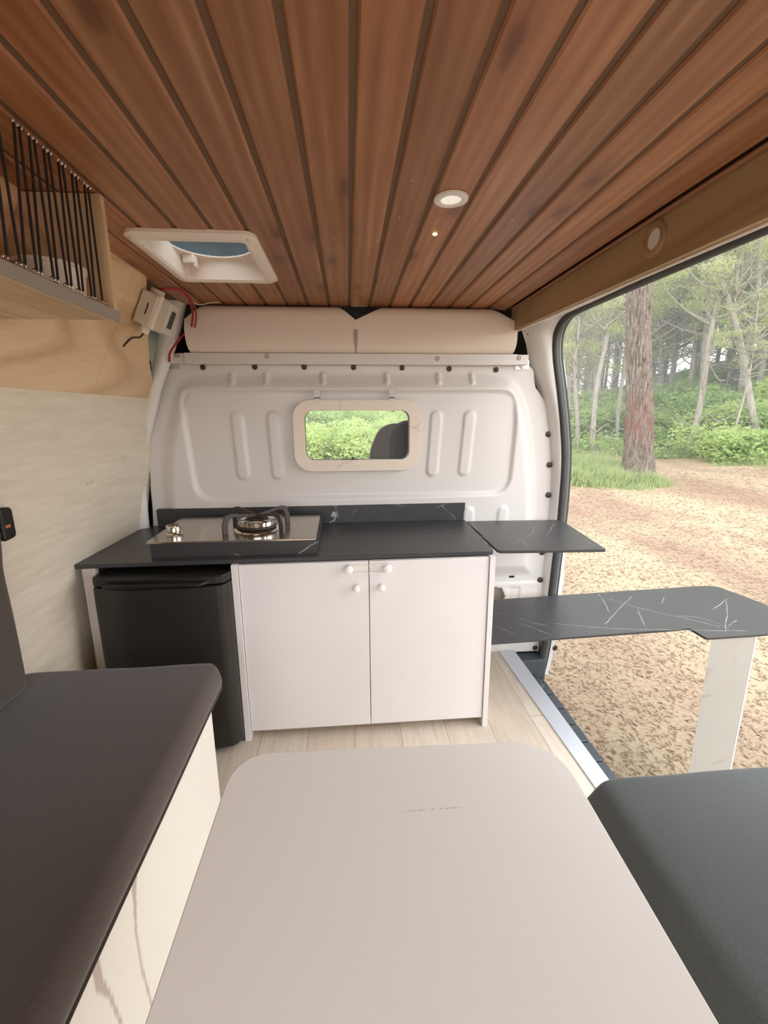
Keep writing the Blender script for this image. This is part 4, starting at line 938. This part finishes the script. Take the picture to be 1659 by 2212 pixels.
tag(obj('grass_patch', blades(15000, patch(5.55, 10.35, 1.35, 1.9, -.5), .62, random.Random(8)), MT['grass']), 'tall soft grass left of the big pine trunk', 'grass', kind='stuff')
tag(obj('grass_patch', blades(1500, patch(6.35, 8.95, .42, .38, 0), .34, random.Random(9)), MT['grass']), 'small grass tuft at the foot of the big pine trunk', 'grass', kind='stuff')
tag(obj('grass_patch', blades(5000, patch(12.6, 12.2, 1.2, 3.6, -.7), .40, random.Random(10)), MT['grass']), 'grassy bank along the far side of the sandy track', 'grass', kind='stuff')
tag(obj('grass_patch', blades(900, patch(5.75, 8.55, .22, .18, 0), .16, random.Random(14)), MT['grass']), 'little green sprout on the dirt in front of the big pine', 'grass', kind='stuff')

# litter on the bare ground, uncountable
rg = random.Random(21); mb = MB()
for _ in range(52000):
    az = rg.uniform(.30, 1.25); r = 1.2+rg.random()**1.25*13; x, y = r*math.sin(az), r*math.cos(az)
    z = hterr(x, y)+.003; s = rg.uniform(.004, .015)*(1+r*.17); a = rg.gauss(.9, .9); w = s*rg.uniform(.14, .3); tl = rg.uniform(-.3, .3)
    ux, uy = s*math.cos(a), s*math.sin(a); vx, vy = -w*math.sin(a), w*math.cos(a)
    mb.cur = 0 if rg.random() < .55 else 1
    mb.add([(x-ux, y-uy, z), (x+vx, y+vy, z+.0025), (x+ux, y+uy, z+abs(tl)*s), (x-vx, y-vy, z+.001)], [(0, 1, 2, 3)])
tag(obj('ground_litter', mb, [MT['chip'], plain('brown_litter', srgb(132, 100, 80), .9, var=.2)]), 'dry bark chips and twigs scattered over the sand', 'litter', kind='stuff')

# ---- trees
bt = thing('pine_tree', (6.62, 9.5, hterr(6.62, 9.5)-.05), 'large thick-barked pine trunk standing beside the sandy track', 'tree')
rows = []; n = 110; H = 7.5
from mathutils import noise as mn
for i in range(220):
    z = i/219*H; rr_ = .30-.022*z+.13*math.exp(-z/.28); cx, cy = 6.62-.082*z+.02*math.sin(z*1.1), 9.5+.055*z; row = []
    for k in range(n):
        a = 2*math.pi*k/n; rid = mn.noise(Vector((math.cos(a)*5.5+10, math.sin(a)*5.5, z*1.1)))*.030+mn.noise(Vector((math.cos(a)*13, math.sin(a)*13, z*3.5)))*.020
        fl_ = .05*math.exp(-z/.3)*math.cos(a*5+1); row.append((cx+(rr_+rid+fl_)*math.cos(a), cy+(rr_+rid+fl_)*math.sin(a), bt.location.z+z))
    row.append(row[0]); rows.append(row)
obj('trunk', MB().grid(rows), MT['bark'], bt, smooth=True, angle=180)

CROWN = []
for sd_ in range(4):
    rg = random.Random(80+sd_); blobs = []
    for _ in range(34):
        a = rg.uniform(0, 6.28); rr_ = rg.uniform(.3, 2.3); blobs.append((rr_*math.cos(a), rr_*math.sin(a), rg.uniform(0, 5.2), rg.uniform(.35, .85)))
    def smp(r_): b = r_.choice(blobs); return sph(r_, b[:3], b[3], b[3], b[3]*.5, .2)
    mb = leaves(6500, smp, .13, 5.5, rg, 1.0); me = bpy.data.meshes.new('needles'); me.from_pydata(mb.v, [], mb.f); me.materials.append(MT['pine']); me.update()
    br_ = MB()
    for b in blobs:
        z0_ = max(-0.75, b[2]-rg.uniform(.5, 1.3)); br_.tube(smooth_path([(0, 0, z0_), (b[0]*.45+rg.gauss(0, .1), b[1]*.45+rg.gauss(0, .1), z0_+(b[2]-z0_)*.35), (b[0], b[1], b[2])], 3), [.035*(1-j/7) +.006 for j in range(7)], 5)
    for _ in range(9):   # dead bare twigs below the crown
        a = rg.uniform(0, 6.28); z0_ = rg.uniform(-3.6, -.5); L = rg.uniform(.5, 1.4); br_.tube(smooth_path([(0, 0, z0_), (L*.5*math.cos(a), L*.5*math.sin(a), z0_+rg.uniform(-.05, .25)), (L*math.cos(a+.3), L*math.sin(a+.3), z0_+rg.uniform(-.1, .7))], 3), [.02*(1-j/7)+.004 for j in range(7)], 5)
    me2 = bpy.data.meshes.new('branches'); me2.from_pydata(br_.v, [], br_.f); me2.materials.append(MT['bark2']); me2.update(); CROWN.append((me, me2))
TM = {}
def tree(x, y, lx, ly, h, r, ci, cs, label, group=None, mesh=None, fork=False, cz=None, seed=0):
    z0 = hterr(x, y)-.1; t = thing('pine_tree', (x, y, z0), label, 'tree', group); rg = random.Random(seed)
    if mesh is None:
        pth = [(x+lx*(z/h)+.08*math.sin(z*1.3+seed), y+ly*(z/h), z0+z) for z in np.linspace(0, h, 9)]; P = smooth_path(pth, 3)
        m = MB(); m.tube(P, [r*(1.25 if i == 0 else 1)*(1-.65*i/len(P)) for i in range(len(P))], 12)
        if fork:
            a = Vector(P[int(len(P)*.35)]); m.tube(smooth_path([a, a+Vector((.35, .1, 1.0)), a+Vector((.75, .2, 2.4)), a+Vector((.9, .2, 4))], 3), [r*.6*(1-.07*i) for i in range(10)], 10)
        o = obj('trunk', m, MT['bark2'], t, smooth=True)
    else:
        o = bpy.data.objects.new('trunk', mesh); COL.objects.link(o); o.parent = t
    top = cz if cz is not None else (h*.62 if h < 5 else 2.7+.45*(seed % 4))
    for nm, me in zip(('foliage', 'branches'), CROWN[ci]):
        c = bpy.data.objects.new(nm, me); COL.objects.link(c); c.parent = t; c.location = (lx*top/h, ly*top/h, top); c.scale = (cs, cs, cs*1.05); c.rotation_euler = (0, 0, rg.uniform(0, 6.28))
    return o.data
T = [ # x, y, lean x, lean y, height, radius, crown, crown scale, label
 (8.55, 17.0, .1, 0, 9, .07, 0, .9, 'thin grey pine nearest the door seal at the far left of the view'),
 (8.0, 15.0, -.5, .2, 9, .08, 1, .9, 'thin pine leaning left, second trunk from the door seal'),
 (8.2, 14.4, .4, 0, 10, .085, 2, 1.0, 'pale slender pine between the door seal and the big trunk, tilted right'),
 (10.2, 16.1, -.1, .1, 10, .075, 3, 1.0, 'thin pine just left of the big trunk, mostly beside its bark'),
 (14.2, 19.4, -.9, .5, 9, .085, 0, 1.0, 'thin dark pine just right of the big trunk leaning left'),
 (15.0, 20.0, -.2, .1, 9, .115, 1, 1.0, 'straight brown trunk between the big pine and the pale crooked pine'),
 (10.75, 13.2, .55, -.1, 9, .095, 2, .95, 'pale crooked pine with a bare side branch right of the big trunk'),
 (14.1, 17.0, -.3, .2, 10, .125, 3, 1.0, 'forked pine standing against the white gap of sky'),
 (16.5, 18.8, 1.0, -.5, 8, .07, 0, .9, 'thin dark trunk leaning right behind the forked pine'),
 (15.0, 16.1, -.2, .1, 9, .12, 1, 1.0, 'sturdy grey pine right of the forked pine'),
 (12.1, 12.0, -2.2, 1.9, 9, .105, 2, 1.0, 'pine leaning strongly left at the right photo edge'),
 (10.9, 11.75, .1, 0, 4.2, .035, 3, .45, 'very thin sapling trunk rising from the shrubs near the right edge'),
 (15.2, 21.2, -.1, 0, 10, .075, 0, 1.0, 'thin pale trunk close behind the right side of the big pine')]
for i, a in enumerate(T): tree(*a[:8], a[8], fork=(i == 7), seed=i)
rg = random.Random(31); proto = None; k = 0
tm = MB(); P = smooth_path([(0, 0, 0), (.05, 0, 2.5), (-.05, .05, 5), (.1, 0, 8), (.15, 0, 11)], 4); tm.tube(P, [.11*(1-.6*i/len(P)) for i in range(len(P))], 9)
tme = bpy.data.meshes.new('trunk'); tme.from_pydata(tm.v, [], tm.f); tme.materials.append(MT['bark2']); tme.update()
while k < 104:
    az = rg.uniform(.40, 1.02); r = rg.uniform(21, 40) if k < 74 else rg.uniform(34, 52); x, y = r*math.sin(az), r*math.cos(az)
    tree(x, y, 0, 0, 10.5, .1, rg.randrange(4), rg.uniform(1.0, 1.5), 'slender pine deep in the forest behind the nearer trunks', 'slender pines deep in the forest', mesh=tme, cz=rg.uniform(1.6, 6.5) if k < 74 else rg.uniform(.3, 3), seed=100+k); k += 1

# ---- scatter volume added to lift the forest blacks, imitating overexposure glare
hz = MB().box(-14, 60, 9.2, 75, -.6, 16)
hm = bpy.data.materials.new('forest_glare_veil'); hm.use_nodes = True; ht = hm.node_tree; ht.nodes.clear()
ho = ht.nodes.new('ShaderNodeOutputMaterial'); hv = ht.nodes.new('ShaderNodeVolumeScatter'); hv.inputs['Density'].default_value = .014; hv.inputs['Color'].default_value = (1, 1, 1, 1)
ht.links.new(hv.outputs[0], ho.inputs['Volume'])
tag(obj('glare_veil', hz, hm), 'thin pale veil added between the forest trees to imitate overexposure glare', 'glare_veil', kind='stuff')
